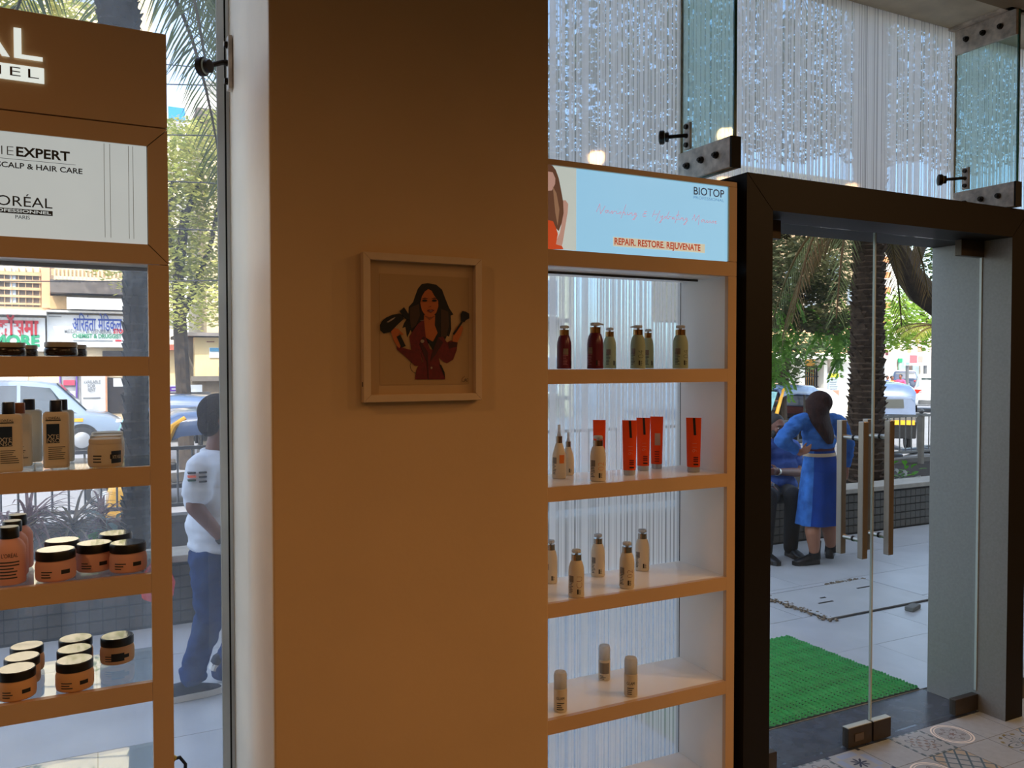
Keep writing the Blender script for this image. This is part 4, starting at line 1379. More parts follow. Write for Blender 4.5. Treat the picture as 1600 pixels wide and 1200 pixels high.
def frond(root, az, length, rise, droop, nleaf=54, ll=.44, w=.021, hang=.4, seed=0):
    """one palm leaf: arching rib and two combs of narrow leaflets; returns (rib, leaflets) builders"""
    q = random.Random(seed)
    d = V((math.cos(az), math.sin(az), 0))
    pts = []
    for i in range(13):
        f = i / 12
        pts.append(root + d * length * f * (1 - .25 * f * droop) + V((0, 0, rise * length * f - droop * length * f * f)))
    rib = MB().tube(pts, [.022 * (1 - .8 * i / 12) + .003 for i in range(13)], 5)
    lv = MB()
    side = V((-d.y, d.x, 0))
    for i in range(nleaf):
        f = .12 + .88 * i / nleaf
        a = f * 12; k = min(int(a), 11)
        p = pts[k].lerp(pts[k + 1], a - k)
        tn = (pts[k + 1] - pts[k]).normalized()
        for s in (-1, 1):
            L = ll * (1 - .55 * abs(f - .45)) * q.uniform(.8, 1.1)
            dr = (side * s * .75 + tn * .55 + V((0, 0, -hang * q.uniform(.5, 1.3)))).normalized()
            e = p + dr * L + V((0, 0, -hang * .25 * L))
            m = p + dr * L * .5
            wv_ = tn * w * .5
            lv.add([p - wv_ * .5, p + wv_ * .5, m + wv_, e, m - wv_], [(0, 1, 2, 4), (4, 2, 3)])
    return rib, lv


BARK = mat('dark_palm_bark', '#4a3a2c', rough=.95, var=.4, vs=18, bump=.8, bs=22)
BARKG = mat('grey_palm_bark', '#3f3a34', rough=.95, var=.35, vs=9, bump=.6, bs=14, stretch=(1, 1, .3))
BARKT = mat('tree_bark', '#3c3228', rough=.95, var=.35, vs=9, bump=.7, bs=14)
PALMG = leaf_mat('palm_green', '#51613f', '#7f8a55', .4)
PALMB = leaf_mat('palm_dry', '#5c5a35', '#7a5c38', .4)


def palm(label, pts, rs, nf, length, seed, lm, rough, bark, az0=0, hang=.45, azs=None, dry=0):
    t = thing('palm_tree', label, 'palm tree', pts[0])
    o = V(pts[0])
    mb = MB(); palm_trunk(mb, [V(p) - o for p in pts], rs, rough, seed=seed)
    mb.build('trunk', bark, t, smooth=rough < .2)
    if rough > .15:
        bt = MB()
        qb = random.Random(seed + 99)
        P = [V(p) - o for p in pts]
        for i in range(len(P) - 1):
            nk = int((P[i + 1] - P[i]).length / .055)
            for k in range(nk):
                f = k / nk
                c = P[i].lerp(P[i + 1], f); r = rs[i] * (1 - f) + rs[i + 1] * f
                for m_ in range(9):
                    if qb.random() < .25: continue
                    a_ = 2 * PI * (m_ + .5 * (k % 2)) / 9 + qb.uniform(-.15, .15)
                    d = V((math.cos(a_), math.sin(a_), 0)); sd2 = V((-d.y, d.x, 0))
                    w = r * .36 * qb.uniform(.7, 1.1); h_ = qb.uniform(.05, .10); ou = r * qb.uniform(.06, .26)
                    b0 = c + d * r * .88
                    bt.add([b0 - sd2 * w, b0 + sd2 * w, b0 + d * (r * .12 + ou) + V((0, 0, h_)) + sd2 * w * .5, b0 + d * (r * .12 + ou) + V((0, 0, h_)) - sd2 * w * .5, b0 + V((0, 0, h_ * .8))], [(0, 1, 2, 3), (0, 3, 4), (1, 4, 2), (3, 2, 4)])
        tag(bt.build('leaf_bases', bark, t, recalc=False), kind='stuff')
    q = random.Random(seed)
    top = V(pts[-1]) - o
    for k in range(nf):
        az = (azs[k] if azs else az0 + k * 2.4)
        rib, lv = frond(top, az, length * q.uniform(.85, 1.1), q.uniform(.25, .6), q.uniform(.75, 1.15), seed=seed * 50 + k, hang=hang)
        m_ = PALMB if dry and k % dry == 0 else lm
        fr = lv.build('frond', m_, t, recalc=False)
        rib.build('frond_rib', PALMB, fr, recalc=False)
    return t


pA = [at(214, 850, Y=6.35), at(213, 600, Y=6.35), at(213, 420, Y=6.35), at(184, 20, Y=6.35), at(176, -90, Y=6.35)]
pA[0].z = .34
palm('palm with a slim grey trunk seen through the shelves of the left cabinet', pA, [.095, .080, .083, .130, .11], 16, 2.1, 3, PALMG, .17, BARKG, azs=[-.25, .15, .55, -.7, 1.0, -1.1, 1.6, 2.2, 2.9, 3.5, 4.1, .35, -.05, .8, -.45, 5.0])
pB = [at(1352, 745, Y=6.45), at(1354, 600, Y=6.45), at(1357, 400, Y=6.45), at(1359, 200, Y=6.45), at(1360, 20, Y=6.45), at(1362, -160, Y=6.45)]
pB[0].z = .34
pB_ = palm('palm with a thick rough brown trunk standing behind the glass door', pB, [.20, .175, .165, .16, .15, .15], 13, 2.3, 8, PALMG, .16, BARK, az0=.4, dry=2)


for k_, (px_, py_, az_, L_) in enumerate(((1345, 330, 2.75, 1.5), (1348, 300, 3.1, 1.4), (1350, 350, 2.3, 1.2), (1346, 310, 3.6, 1.3), (1362, 300, -.2, 1.1), (1364, 330, .3, 1.2))):
    rib, lv = frond(at(px_, py_, Y=6.45) - V(pB_.location), az_, L_, .1, 1.15, nleaf=40, ll=.36, w=.020, hang=.9, seed=880 + k_)
    f_ = lv.build('frond', PALMB if k_ % 3 else PALMG, pB_, recalc=False)
    rib.build('frond_rib', PALMB, f_, recalc=False)


def clump(lm, c, rad, n, size, seed, flat=.6):
    q = random.Random(seed)
    c = V(c)
    for i in range(n):
        while True:
            p = V((q.uniform(-1, 1), q.uniform(-1, 1), q.uniform(-1, 1)))
            if p.length < 1: break
        p = V((p.x * rad[0], p.y * rad[1], p.z * rad[2])) + c
        a = q.uniform(0, 2 * PI)
        d = V((math.cos(a), math.sin(a), q.uniform(-flat, flat))).normalized()
        s = d.cross(V((q.uniform(-1, 1), q.uniform(-1, 1), 1))).normalized()
        L = size * q.uniform(.6, 1.3)
        lm.add([p, p + d * L * .5 + s * L * .28, p + d * L, p + d * L * .5 - s * L * .28], [(0, 1, 2, 3)])
    return lm


def spray(lm, p, az, L, n, size, seed, droop=.8):
    """hanging twig with leaflets on both sides"""
    q = random.Random(seed)
    p = V(p)
    d = V((math.cos(az), math.sin(az), .1))
    for i in range(n):
        f = i / n
        c = p + d * L * f * .55 + V((0, 0, -droop * L * f * f))
        for s in (-1, 1):
            sd_ = V((-d.y * s, d.x * s, q.uniform(-.7, .1))).normalized()
            tn = V((d.x * .4, d.y * .4, -droop * f)) * .5
            e = (sd_ + tn).normalized() * size * q.uniform(.7, 1.2)
            w = V((e.z, e.x, -e.y)).cross(e).normalized() * size * .2
            lm.add([c, c + e * .5 + w, c + e, c + e * .5 - w], [(0, 1, 2, 3)])


def tree(label, base, trunk, clumps, lm, leaf, seed, bark=BARKT, sprays=None, nper=900):
    t = thing('tree', label, 'tree', base)
    o = V(base)
    mb = MB()
    for pts, r0, r1 in trunk:
        n_ = len(pts)
        mb.tube([V(p) - o for p in pts], [r0 + (r1 - r0) * i / (n_ - 1) for i in range(n_)], 9)
    mb.build('trunk', bark, t, smooth=True)
    cm = MB()
    for i, (c, rad) in enumerate(clumps):
        vol = rad[0] * rad[1] * rad[2]
        clump(cm, V(c) - o, rad, int(nper * max(.25, min(2.2, vol ** .5))), leaf, seed * 31 + i)
    if clumps: cm.build('crown', lm, t, recalc=False)
    if sprays:
        lm = leaf_mat('leaf_sunlit_tips', '#4f7a35', '#7fae4a', .5)  # sunlit tips: brighter green put into the leaf colour
        sm_ = MB()
        for i, a in enumerate(sprays):
            spray(sm_, V(a[0]) - o, *a[1:], seed=seed * 77 + i)
        sm_.build('hanging_foliage', lm, t, recalc=False)
    return t


LG1 = leaf_mat('leaf_yellow_green', '#8d9a4e', '#c3bd6c', .45)
LG2 = leaf_mat('leaf_dark_green', '#3d5230', '#5f7044', .35)
LG3 = leaf_mat('leaf_bright_green', '#6f9a35', '#a9bd55', .5)
LG4 = leaf_mat('leaf_olive', '#55603f', '#84805a', .4)
q = random.Random(11)
# big sunny tree behind the left strip of window
Yt = 19.0
cl = []
for px, py, rx, rz in ((300, 240, 1.3, .7), (335, 300, 1.1, .8), (280, 330, 1.1, .9), (320, 390, 1.3, .8), (270, 420, 1.0, .7), (340, 440, 1.0, .7), (300, 480, 1.0, .5), (285, 285, .9, .5), (230, 380, 1.4, 1.2), (380, 360, 1.4, 1.4), (200, 280, 1.5, 1.2), (400, 260, 1.2, 1.0), (345, 215, .8, .5), (265, 215, .9, .4)):
    cl.append((at(px, py, Y=Yt + q.uniform(-1.2, 1.2)), (rx, 1.1, rz)))
tb = at(292, 640, Y=Yt); tb.z = ZR
tree('tall sunny yellow-green tree seen between the left cabinet and the pillar', tb,
     [([tb, at(282, 520, Y=Yt), at(278, 440, Y=Yt), at(290, 330, Y=Yt)], .17, .09), ([at(282, 500, Y=Yt), at(300, 460, Y=Yt), at(330, 380, Y=Yt), at(345, 300, Y=Yt)], .09, .03), ([at(279, 430, Y=Yt), at(262, 360, Y=Yt), at(270, 280, Y=Yt)], .08, .03), ([at(288, 340, Y=Yt), at(310, 290, Y=Yt), at(322, 240, Y=Yt)], .07, .02)],
     cl, LG1, .125, 4, nper=1150)
# yellowish tree high behind the left cabinet header
Yt = 21
tb = at(-150, 640, Y=Yt); tb.z = ZR
tree('sunlit pale tree top showing above the left cabinet header', tb, [([tb, at(-140, 200, Y=Yt), at(-60, 40, Y=Yt), at(30, 10, Y=Yt)], .2, .04)],
     [(at(0, 10, Y=Yt), (1.2, 1, .8)), (at(45, 0, Y=Yt), (1.0, 1, .6)), (at(-40, 40, Y=Yt), (1.2, 1, 1)), (at(120, 25, Y=Yt), (.8, 1, .35))], LG1, .16, 5, nper=600)
# near hanging tree in front of the door view
Yt = 9.2
cl, sp = [], []
for px, py, rx, rz in ((1215, 395, .55, .35), (1250, 410, .6, .35), (1285, 400, .5, .30), (1235, 450, .5, .32), (1275, 455, .45, .30), (1215, 490, .35, .3), (1295, 440, .35, .3), (1180, 430, .6, .6), (1250, 330, .9, .5), (1320, 340, .7, .4), (1290, 500, .3, .22), (1255, 500, .25, .2), (930, 160, 1.2, .8), (1000, 60, 1.3, .9), (1080, 180, 1.1, .7), (1150, 70, 1.3, .8), (1230, 190, 1.2, .6), (1300, 90, 1.3, .8), (1380, 200, 1.1, .6), (1450, 100, 1.3, .8), (1520, 210, 1.1, .7), (1580, 110, 1.2, .8), (880, 250, .9, .6), (1000, 270, .9, .5)):
    cl.append((at(px, py, Y=Yt + q.uniform(-.5, .5)), (rx, .55 if rx < .95 else .9, rz)))
for px, py, L in ((1212, 520, .75), (1222, 540, .6), (1208, 560, .8), (1262, 490, .6), (1275, 500, .65), (1285, 515, .6), (1300, 500, .8), (1312, 520, .7), (1320, 490, .9), (1240, 480, .5), (1205, 480, .7), (1228, 470, .7), (1295, 470, .8), (1325, 530, .6), (1216, 585, .5), (1308, 555, .5)):
    for k in range(5):
        p = at(px + q.uniform(-8, 8), py + q.uniform(-12, 8), Y=Yt + q.uniform(-.5, .5))
        sp.append((p, q.uniform(0, 6.28), L * q.uniform(.6, 1.0), 26, .085))
tb = at(1150, 700, Y=Yt + .6); tb.z = ZR
tree('near tree with drooping feathery foliage hanging across the top of the glass door', tb,
     [([tb, at(1150, 480, Y=Yt + .4), at(1185, 330, Y=Yt)], .14, .08), ([at(1185, 330, Y=Yt), at(1240, 380, Y=Yt), at(1300, 420, Y=Yt)], .06, .015), ([at(1170, 400, Y=Yt), at(1225, 450, Y=Yt), at(1270, 470, Y=Yt)], .05, .012), ([at(1190, 330, Y=Yt), at(1290, 340, Y=Yt), at(1330, 350, Y=Yt)], .05, .02)],
     cl, LG4, .09, 6, sprays=sp, nper=3200)
# leaning dark trunk at the right of the door
Yt = 7.9
tb = at(1560, 560, Y=Yt); tb.z = ZR
P_ = [tb, at(1520, 520, Y=Yt), at(1475, 480, Y=Yt), at(1440, 455, Y=Yt), at(1421, 430, Y=Yt), at(1408, 400, Y=Yt), at(1392, 372, Y=Yt), at(1370, 340, Y=Yt)]
tree('dark leaning tree trunk curving behind the right end of the glass door', tb, [(P_, .24, .13), ([P_[4], at(1440, 380, Y=Yt), at(1470, 330, Y=Yt)], .1, .06)],
     [(at(1430, 395, Y=Yt + 1), (.6, .5, .28)), (at(1380, 372, Y=Yt + 1), (.45, .5, .16)), (at(1465, 400, Y=Yt + .5), (.5, .5, .5))], LG2, .10, 7, nper=900)
# bright green trees far to the right
Yt = 24
cl = [(at(px, py, Y=Yt + q.uniform(-1, 1)), (rx, 1.4, rz)) for px, py, rx, rz in ((1390, 490, 1.3, .8), (1425, 500, 1.2, .9), (1405, 525, 1.4, .6), (1440, 470, 1.2, .9), (1380, 530, .9, .5), (1450, 520, 1.2, .8))]
tb = at(1490, 600, Y=Yt); tb.z = ZR
tree('bright green sunlit tree beyond the street at the right of the door view', tb, [([tb, at(1488, 545, Y=Yt), at(1440, 490, Y=Yt)], .2, .1)], cl, LG3, .24, 8, nper=420)
# dark bushy tree at left of the door view
Yt = 15
cl = [(at(px, py, Y=Yt + q.uniform(-.6, .6)), (rx, .9, rz)) for px, py, rx, rz in ((1222, 545, .75, .5), (1240, 560, .7, .4), (1212, 580, .6, .45), (1265, 535, .8, .3), (1300, 530, .8, .25), (1290, 545, .7, .2), (1325, 540, .5, .22), (1205, 530, .6, .6))]
tb = at(1225, 640, Y=Yt); tb.z = ZR
tree('dark bushy tree overhanging the shop entrance across the street', tb, [([tb, at(1222, 590, Y=Yt), at(1235, 545, Y=Yt), at(1290, 535, Y=Yt)], .12, .04)], cl, LG2, .15, 9, nper=620)
# a yellowing fan of palm leaflets beside the trunk
fr0 = thing('palm_tree', 'palm with yellow-green fronds fanned out right of the rough trunk', 'palm tree', (0, 0, 0))
bp = at(1478, 515, Y=10.5)
fr0.location = (bp.x, bp.y, ZR)
MB().tube([(0, 0, 0), (0, 0, bp.z - ZR)], .10, 9).build('trunk', BARK, fr0, smooth=True)
for k in range(9):
    rib, lv = frond(V((0, 0, bp.z - ZR)), 2.2 + k * .45, 1.0, .5 - .1 * (k % 4), .5, nleaf=26, ll=.3, w=.02, seed=600 + k)
    f_ = lv.build('frond', leaf_mat('palm_yellow', '#8f9a3c', '#c3bb5a', .5), fr0, recalc=False)
    rib.build('frond_rib', PALMB, f_, recalc=False)

# dracaenas and a small leafy plant in the planter
DRA = leaf_mat('dracaena_leaf', '#6a4a50', '#a58d88', .3)
DRB = leaf_mat('dracaena_olive', '#6f6848', '#94847a', .3)


def dracaena(label, px, py, Y, rad, n, seed, m_):
    p = at(px, py, Y=Y)
    t = thing('dracaena_plant', label, 'plant', (p.x, p.y, .355))
    q = random.Random(seed)
    hh = p.z - .355
    MB().tube([(0, 0, 0), (.01, 0, hh * .6), (0, 0, hh)], [.018, .014, .010], 7).build('stem', BARK, t, smooth=True)
    for i in range(n):
        az = q.uniform(0, 2 * PI); L = rad * q.uniform(.75, 1.15); up = q.uniform(-.1, 1.25)
        d = V((math.cos(az), math.sin(az), 0))
        s = V((-d.y, d.x, 0))
        L0 = []
        zb_ = hh - q.random() * .10
        for k in range(6):
            f = k / 5
            c = d * L * f * (1 - .3 * up * .5) + V((0, 0, zb_ + L * (up * f - .75 * f * f)))
            w = .011 * (1 - f) ** .6 + .001
            L0.append([c - s * w, c + V((0, 0, -w * .4)), c + s * w])
        MB().loft(L0, closed=False).build('leaf', m_, t, recalc=False)
    return t


dracaena('spiky dracaena with thin pinkish leaves at the left of the planter', 44, 806, 6.3, .42, 46, 1, DRA)
dracaena('spiky dracaena with olive and pink leaves in the middle of the planter', 113, 812, 6.25, .45, 50, 2, DRB)
dracaena('spiky dracaena with reddish leaves left of the slim palm trunk', 160, 800, 6.75, .34, 34, 3, DRA)
dracaena('spiky dracaena half hidden at the picture edge behind the pink bottles', 8, 826, 6.65, .36, 36, 4, DRA)


def leafy(label, px, py, Y, n, size, seed, m_, spread=.14):
    p = at(px, py, Y=Y)
    t = thing('leafy_plant', label, 'plant', (p.x, p.y, .355))
    q = random.Random(seed)
    for i in range(n):
        az = q.uniform(0, 6.28); d = V((math.cos(az), math.sin(az), 0)); s = V((-d.y, d.x, 0))
        b = V((q.uniform(-1, 1) * spread, q.uniform(-1, 1) * spread, q.uniform(.0, max(.02, p.z - .36)) + .03))
        L = size * q.uniform(.7, 1.2); u = V((0, 0, q.uniform(.1, .8) * L))
        pts = [b, b + d * L * .35 + s * L * .28 + u * .6, b + d * L * .8 + s * L * .16 + u * .9, b + d * L * 1.05 + u * .8, b + d * L * .8 - s * L * .16 + u * .9, b + d * L * .35 - s * L * .28 + u * .6, b + d * L * .5 + u * .5]
        MB().add(pts, [(0, 1, 6), (1, 2, 6), (2, 3, 6), (3, 4, 6), (4, 5, 6), (5, 0, 6)]).build('leaf', m_, t, recalc=False)
        MB().tube([(0, 0, 0), b], .004, 5).build('stalk', m_, t, recalc=False) if i % 4 == 0 else None
    return t


LB = leaf_mat('fresh_leaf', '#4c9a2e', '#79b545', .4)
leafy('small fresh green plant low in the planter behind the pink jars', 143, 838, 6.15, 12, .09, 1, LB, .09)
leafy('grey-green variegated plant beside the slim palm trunk', 165, 815, 6.4, 14, .10, 2, leaf_mat('grey_leaf', '#5f7a72', '#9aa8a4', .3), .10)
leafy('small green plant on the planter at the foot of the rough palm', 1410, 732, 6.35, 16, .10, 3, LB, .13)
leafy('pale whitish low plant right of the palm foot', 1404, 740, 6.2, 14, .07, 4, leaf_mat('white_leaf', '#8d918c', '#c4c6c0', .3), .12)

# ------------------------------------------------------------------ buildings across the street
def face(t, name, px0, py0, px1, py1, Y, d, m, bevel=0, label=None, kind=None):
    a, b = at(px0, py0, Y=Y), at(px1, py1, Y=Y)
    o = V(t.location)
    x0, x1 = sorted((a.x, b.x)); z0, z1 = sorted((a.z, b.z))
    y0, y1 = (Y, Y + d) if d > 0 else (Y + d, Y)
    return B(name, V((x0, y0, z0)) - o, V((x1, y1, z1)) - o, m, t, bevel, kind, label)


def sign_text(t, s, px0, px1, py, Y, size, m, bold=0.0, name='lettering'):
    a, b = at(px0, py, Y=Y), at(px1, py, Y=Y)
    o = V(t.location)
    return lettering(s, size, m, t, (a + b) / 2 - o + V((0, -.01, 0)), name=name, width=(b.x - a.x), bold=bold, depth=.01)


def gx(px, Y): return at(px, 600, Y=Y).x


CREAMW = mat('cream_house_wall', '#dcc9a6', rough=.9, var=.08, vs=1.2)
WHITEW = mat('white_house_wall', '#e3e0d8', rough=.9, var=.06, vs=1)
SIGNW = mat('white_sign_board', '#e6e9ea', rough=.5, var=.02)
DARKW = mat('dark_opening', '#2d2724', rough=.9, var=.2)
GREYW = mat('grey_shade_cloth', '#6a5f55', rough=.9, var=.2)
LATT = mat('tan_lattice', '#b79a74', rough=.9, var=.15)
PEACHW = mat('peach_pilaster', '#dfa37c', rough=.9, var=.06)
SRED = mat('sign_red', '#cf2230', rough=.5); SGRN = mat('sign_green', '#1c8f62', rough=.5); SBLU = mat('sign_blue', '#2e4fa8', rough=.5); SGRY = mat('sign_grey', '#8a8f93', rough=.5)
PURP = mat('purple_paint', '#6b3fa8', rough=.5)
Y1 = 27.0
b1 = thing('shop_building', 'cream shop building with white sign boards seen through the left cabinet shelves', 'building', (gx(100, Y1), Y1, ZR))
face(b1, 'wall', -420, -190, 246, 664, Y1, 6, CREAMW)
face(b1, 'balcony_recess', -120, 418, 64, 480, Y1, -.02, GREYW)
for i in range(12):
    x = -60 + i * 11
    face(b1, 'grille_bar', x, 418, x + 2.2, 480, Y1 - .06, .05, LATT)
for i in range(5):
    face(b1, 'grille_rail', -120, 424 + i * 12, 64, 426 + i * 12, Y1 - .10, .04, LATT)
face(b1, 'pale_curtain', 15, 420, 25, 474, Y1 - .03, .02, mat('pale_blue_curtain', '#aab6c4', rough=.9))
face(b1, 'pilaster', 64, 380, 78.5, 481, Y1 - .25, .25, PEACHW)
face(b1, 'balcony_slab', 78, 436, 246, 462, Y1 - .8, .8, mat('grey_slab', '#655d57', rough=.9, var=.2))
face(b1, 'balcony_parapet', 80, 420, 246, 437, Y1 - .82, .06, LATT)
for i in range(19):
    x = 84 + i * 6.2
    face(b1, 'parapet_slat', x, 421, x + 3.2, 437, Y1 - .86, .04, mat('pale_slat', '#cdb592', rough=.9))
face(b1, 'white_ledge', 104, 464, 246, 486, Y1 - .7, .7, WHITEW)
face(b1, 'beige_panel', 78, 462, 104, 483, Y1 - .3, .3, mat('beige_panel', '#b0936a', rough=.9))
face(b1, 'awning_ledge', -160, 480, 72, 492, Y1 - .8, .8, WHITEW)
face(b1, 'awning_ledge', 72, 484, 246, 491, Y1 - .55, .55, WHITEW)
s1 = face(b1, 'sign_board', -160, 492, 71, 549, Y1 - .35, .3, SIGNW)
s2 = face(b1, 'sign_board', 73, 491, 246, 543, Y1 - .25, .2, SIGNW)
sign_text(b1, 'कॉसमा', -6, 60, 513, Y1 - .36, .62, SRED, .02)
sign_text(b1, '& MORE', -38, 62, 533, Y1 - .36, .42, SGRN, .02)
sign_text(b1, 'अिरहंता मेिडकल', 113, 190, 508, Y1 - .26, .55, SBLU, .006)
sign_text(b1, 'MEDICAL & GENERAL', 100, 175, 518, Y1 - .26, .16, SGRY, .004)
sign_text(b1, 'STORE', 177, 200, 518, Y1 - .26, .18, SRED, .008)
sign_text(b1, 'CHEMIST & DRUGGIST', 113, 190, 525.5, Y1 - .26, .17, SGRN, .005)
face(b1, 'small_print_row', 114, 531, 176, 533.5, Y1 - .27, .02, SGRY)
face(b1, 'small_print_row', 180, 531, 190, 533.5, Y1 - .27, .02, SRED)
face(b1, 'small_print_row', 126, 491.5, 176, 493, Y1 - .27, .02, SGRY)
face(b1, 'small_print_row', 76, 494, 96, 495.5, Y1 - .27, .02, SGRY)
# shop fronts below
face(b1, 'shop_opening', -160, 560, 45, 660, Y1, -.03, mat('pale_shop_inside', '#cfc6b6', rough=.9, var=.3, vs=1.5))
face(b1, 'shop_opening', 92, 546, 128, 660, Y1, -.03, mat('shop_window_grey', '#8f9092', rough=.5, var=.4, vs=2))
for x in (92, 118):
    face(b1, 'purple_frame', x, 556, x + 3.2, 640, Y1 - .1, .1, PURP)
face(b1, 'red_mark', 99, 594, 117, 602, Y1 - .08, .05, mat('shop_red', '#c0455e', rough=.5))
face(b1, 'white_panel', 94, 612, 118, 622, Y1 - .08, .05, SIGNW)
face(b1, 'rent_poster', 127, 585, 166, 642, Y1 - .12, .06, SIGNW)
for s, y in (('AVAILABLE', 597), ('FOR', 603.5), ('RENT', 609.5)):
    sign_text(b1, s, 130 if len(s) > 4 else 137, 157 if len(s) > 4 else 149, y, Y1 - .13, .14, SGRY, .003)
face(b1, 'small_print_row', 130, 621, 157, 623, Y1 - .13, .02, SGRY)
face(b1, 'door_opening', 168, 590, 202, 645, Y1, -.03, DARKW)
face(b1, 'door_sheet', 177, 591, 195, 604, Y1 - .06, .02, SIGNW)
face(b1, 'door_post', 164, 560, 168, 650, Y1 - .15, .12, PEACHW)
face(b1, 'dark_shutter', 160, 548, 205, 558, Y1 - .2, .18, DARKW)
for (x0, y0, x1, y1) in ((78, -15, 92, 18), (100, -20, 150, 10), (30, -40, 60, 14)):
    w = face(b1, 'window_frame', x0, y0, x1, y1, Y1, -.08, WHITEW)
    face(b1, 'window_pane', x0 + 2, y0 + 2, x1 - 2, y1 - 2, Y1 - .08, -.02, mat('blue_grey_pane', '#7d8894', rough=.2))

# cream kiosk seen in the strip of window
Y2 = 25.0
k1 = thing('kiosk', 'cream kiosk with a grey slab roof and a small blue and white sign', 'kiosk', (gx(340, Y2), Y2, ZR))
face(k1, 'wall', 304, 527, 470, 668, Y2, 4, mat('kiosk_cream', '#d9c190', rough=.9, var=.07, vs=2))
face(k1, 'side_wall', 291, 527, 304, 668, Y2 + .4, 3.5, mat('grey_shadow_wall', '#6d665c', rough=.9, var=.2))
face(k1, 'roof_slab', 288, 519, 480, 527, Y2 - .4, 4.6, mat('grey_roof_slab', '#77706a', rough=.9, var=.25, vs=3))
face(k1, 'sign_board', 327, 543, 372, 559, Y2 - .04, .04, SIGNW)
face(k1, 'sign_band', 328, 543.5, 371, 549.5, Y2 - .06, .02, mat('sign_teal', '#4f93b8', rough=.5))
face(k1, 'hatch_opening', 342, 573, 372, 587, Y2 - .03, .03, DARKW)
face(k1, 'grey_ledge', 300, 588, 470, 594, Y2 - .3, .3, mat('grey_ledge', '#6d655c', rough=.9))
face(k1, 'dark_base', 300, 594, 470, 668, Y2 - .05, .05, mat('brown_base', '#7a6a55', rough=.9, var=.2))
face(k1, 'wall_mark', 323, 533, 335, 535, Y2 - .02, .03, mat('brown_sign', '#8a5a3c'))
k2 = thing('hut', 'low cream hut with a red tiled eave left of the kiosk', 'hut', (gx(270, Y2 + 1), Y2 + .3, ZR))
face(k2, 'wall', 248, 546, 289, 668, Y2 + .3, 1.2, mat('kiosk_cream', '#d9c190'))
face(k2, 'red_eave', 248, 538, 290, 547, Y2 - .2, 1.8, mat('red_eave', '#b0604a', rough=.9, var=.25))
bn = thing('banner', 'white and purple banner strip on a low wall below the hut', 'banner', (gx(290, 20), 20.2, ZR))
face(bn, 'low_wall', 230, 614, 330, 680, 20.2, .3, mat('grey_render', '#6d6a66'))
face(bn, 'white_strip', 250, 602, 316, 614, 20.2, .1, SIGNW)
face(bn, 'purple_strip', 264, 604, 290, 611, 20.17, .03, PURP)
face(bn, 'small_print_row', 268, 607, 286, 608.3, 20.165, .02, SIGNW)

# pale apartment block far behind the trees
Y3 = 62.0
b2 = thing('apartment_building', 'sun-bleached white apartment block with balconies high behind the yellow-green tree', 'building', (gx(380, Y3), Y3, ZR))
face(b2, 'wall', 288, 140, 640, 640, Y3, 12, WHITEW)
face(b2, 'lower_wing', 180, 165, 288, 640, Y3 + 3, 9, mat('cream_wing', '#d8cbb4', rough=.9))
for r_ in range(7):
    for c_ in range(4):
        x, y = 318 + c_ * 46, 150 + r_ * 58
        w = face(b2, 'balcony', x, y, x + 34, y + 24, Y3 - 1.2, 1.2, WHITEW)
        face(b2, 'balcony_opening', x + 2, y - 24, x + 32, y, Y3, -.1, mat('shaded_opening', '#8c8a86', rough=.9))
for r_ in range(6):
    face(b2, 'window_frame', 262, 190 + r_ * 60, 284, 212 + r_ * 60, Y3 + 3, -.1, mat('shaded_opening', '#8c8a86'))
tag(face(b2, 'blue_sheet', 263, 166, 289, 190, Y3 - .3, .1, mat('blue_sheet', '#2f86d6', rough=.8)), 'bright blue sheet hung on the facade')

# right-hand side: shop entrance with tiled eave
Y4 = 21.0
b3 = thing('shop_building', 'cream building with tiled eave and yellow-lit grilled entrance beyond the woman in denim', 'building', (gx(1270, Y4), Y4, ZR))
face(b3, 'upper_wall', 1100, 250, 1352, 505, Y4 + 2, 3, mat('warm_cream_wall', '#9c866a', rough=.9, var=.12, vs=1.2))
for (x0, y0, x1, y1) in ((1225, 400, 1248, 450), (1290, 395, 1312, 440), (1322, 440, 1340, 478), (1255, 455, 1275, 490)):
    face(b3, 'window_frame', x0, y0, x1, y1, Y4 + 2, -.08, WHITEW)
    face(b3, 'window_pane', x0 + 2, y0 + 2, x1 - 2, y1 - 2, Y4 + 1.92, -.02, mat('blue_grey_pane', '#7d8894'))
o3 = V(b3.location)
tl = MB().cbox((0, 0, 0), (.42, .34, .07)).mesh('roof_tile', mat('tan_roof_tile', '#c79a70', rough=.9, var=.3, vs=4))
for r_ in range(6):
    for c_ in range(20):
        a = at(1190 + c_ * 8.2 + (4 if r_ % 2 else 0), 549 - r_ * 8, Y=Y4 - .4 + r_ * .38) - o3
        t_ = put('roof_tile', tl, b3, a)
        t_.rotation_euler = (R(32) + rnd.uniform(-.06, .06), rnd.uniform(-.06, .06), rnd.uniform(-.05, .05))
face(b3, 'fascia', 1150, 551, 1345, 561, Y4 - .6, .5, WHITEW)
face(b3, 'entrance_back', 1100, 561, 1352, 664, Y4 + 1.2, .3, DARKW)
face(b3, 'lit_back_wall', 1256.5, 562, 1279, 610, Y4 + 1.1, .06, mat('yellow_lit_wall', '#c99a4e', rough=.8, emit=.35))  # emission stands in for lamplight inside the entrance
for i in range(6):
    face(b3, 'gate_bar', 1258 + i * 3.6, 572, 1259 + i * 3.6, 640, Y4 + .2, .04, mat('black_iron', '#17171a', rough=.6))
for y in (572, 588, 604, 622):
    face(b3, 'gate_rail', 1257, y, 1279, y + 1.2, Y4 + .18, .04, mat('black_iron', '#17171a'))
face(b3, 'pillar', 1250, 561, 1257, 664, Y4, .5, WHITEW)
face(b3, 'dark_door', 1279, 565, 1288, 664, Y4 + .3, .1, mat('navy_door', '#1b2230', rough=.6))
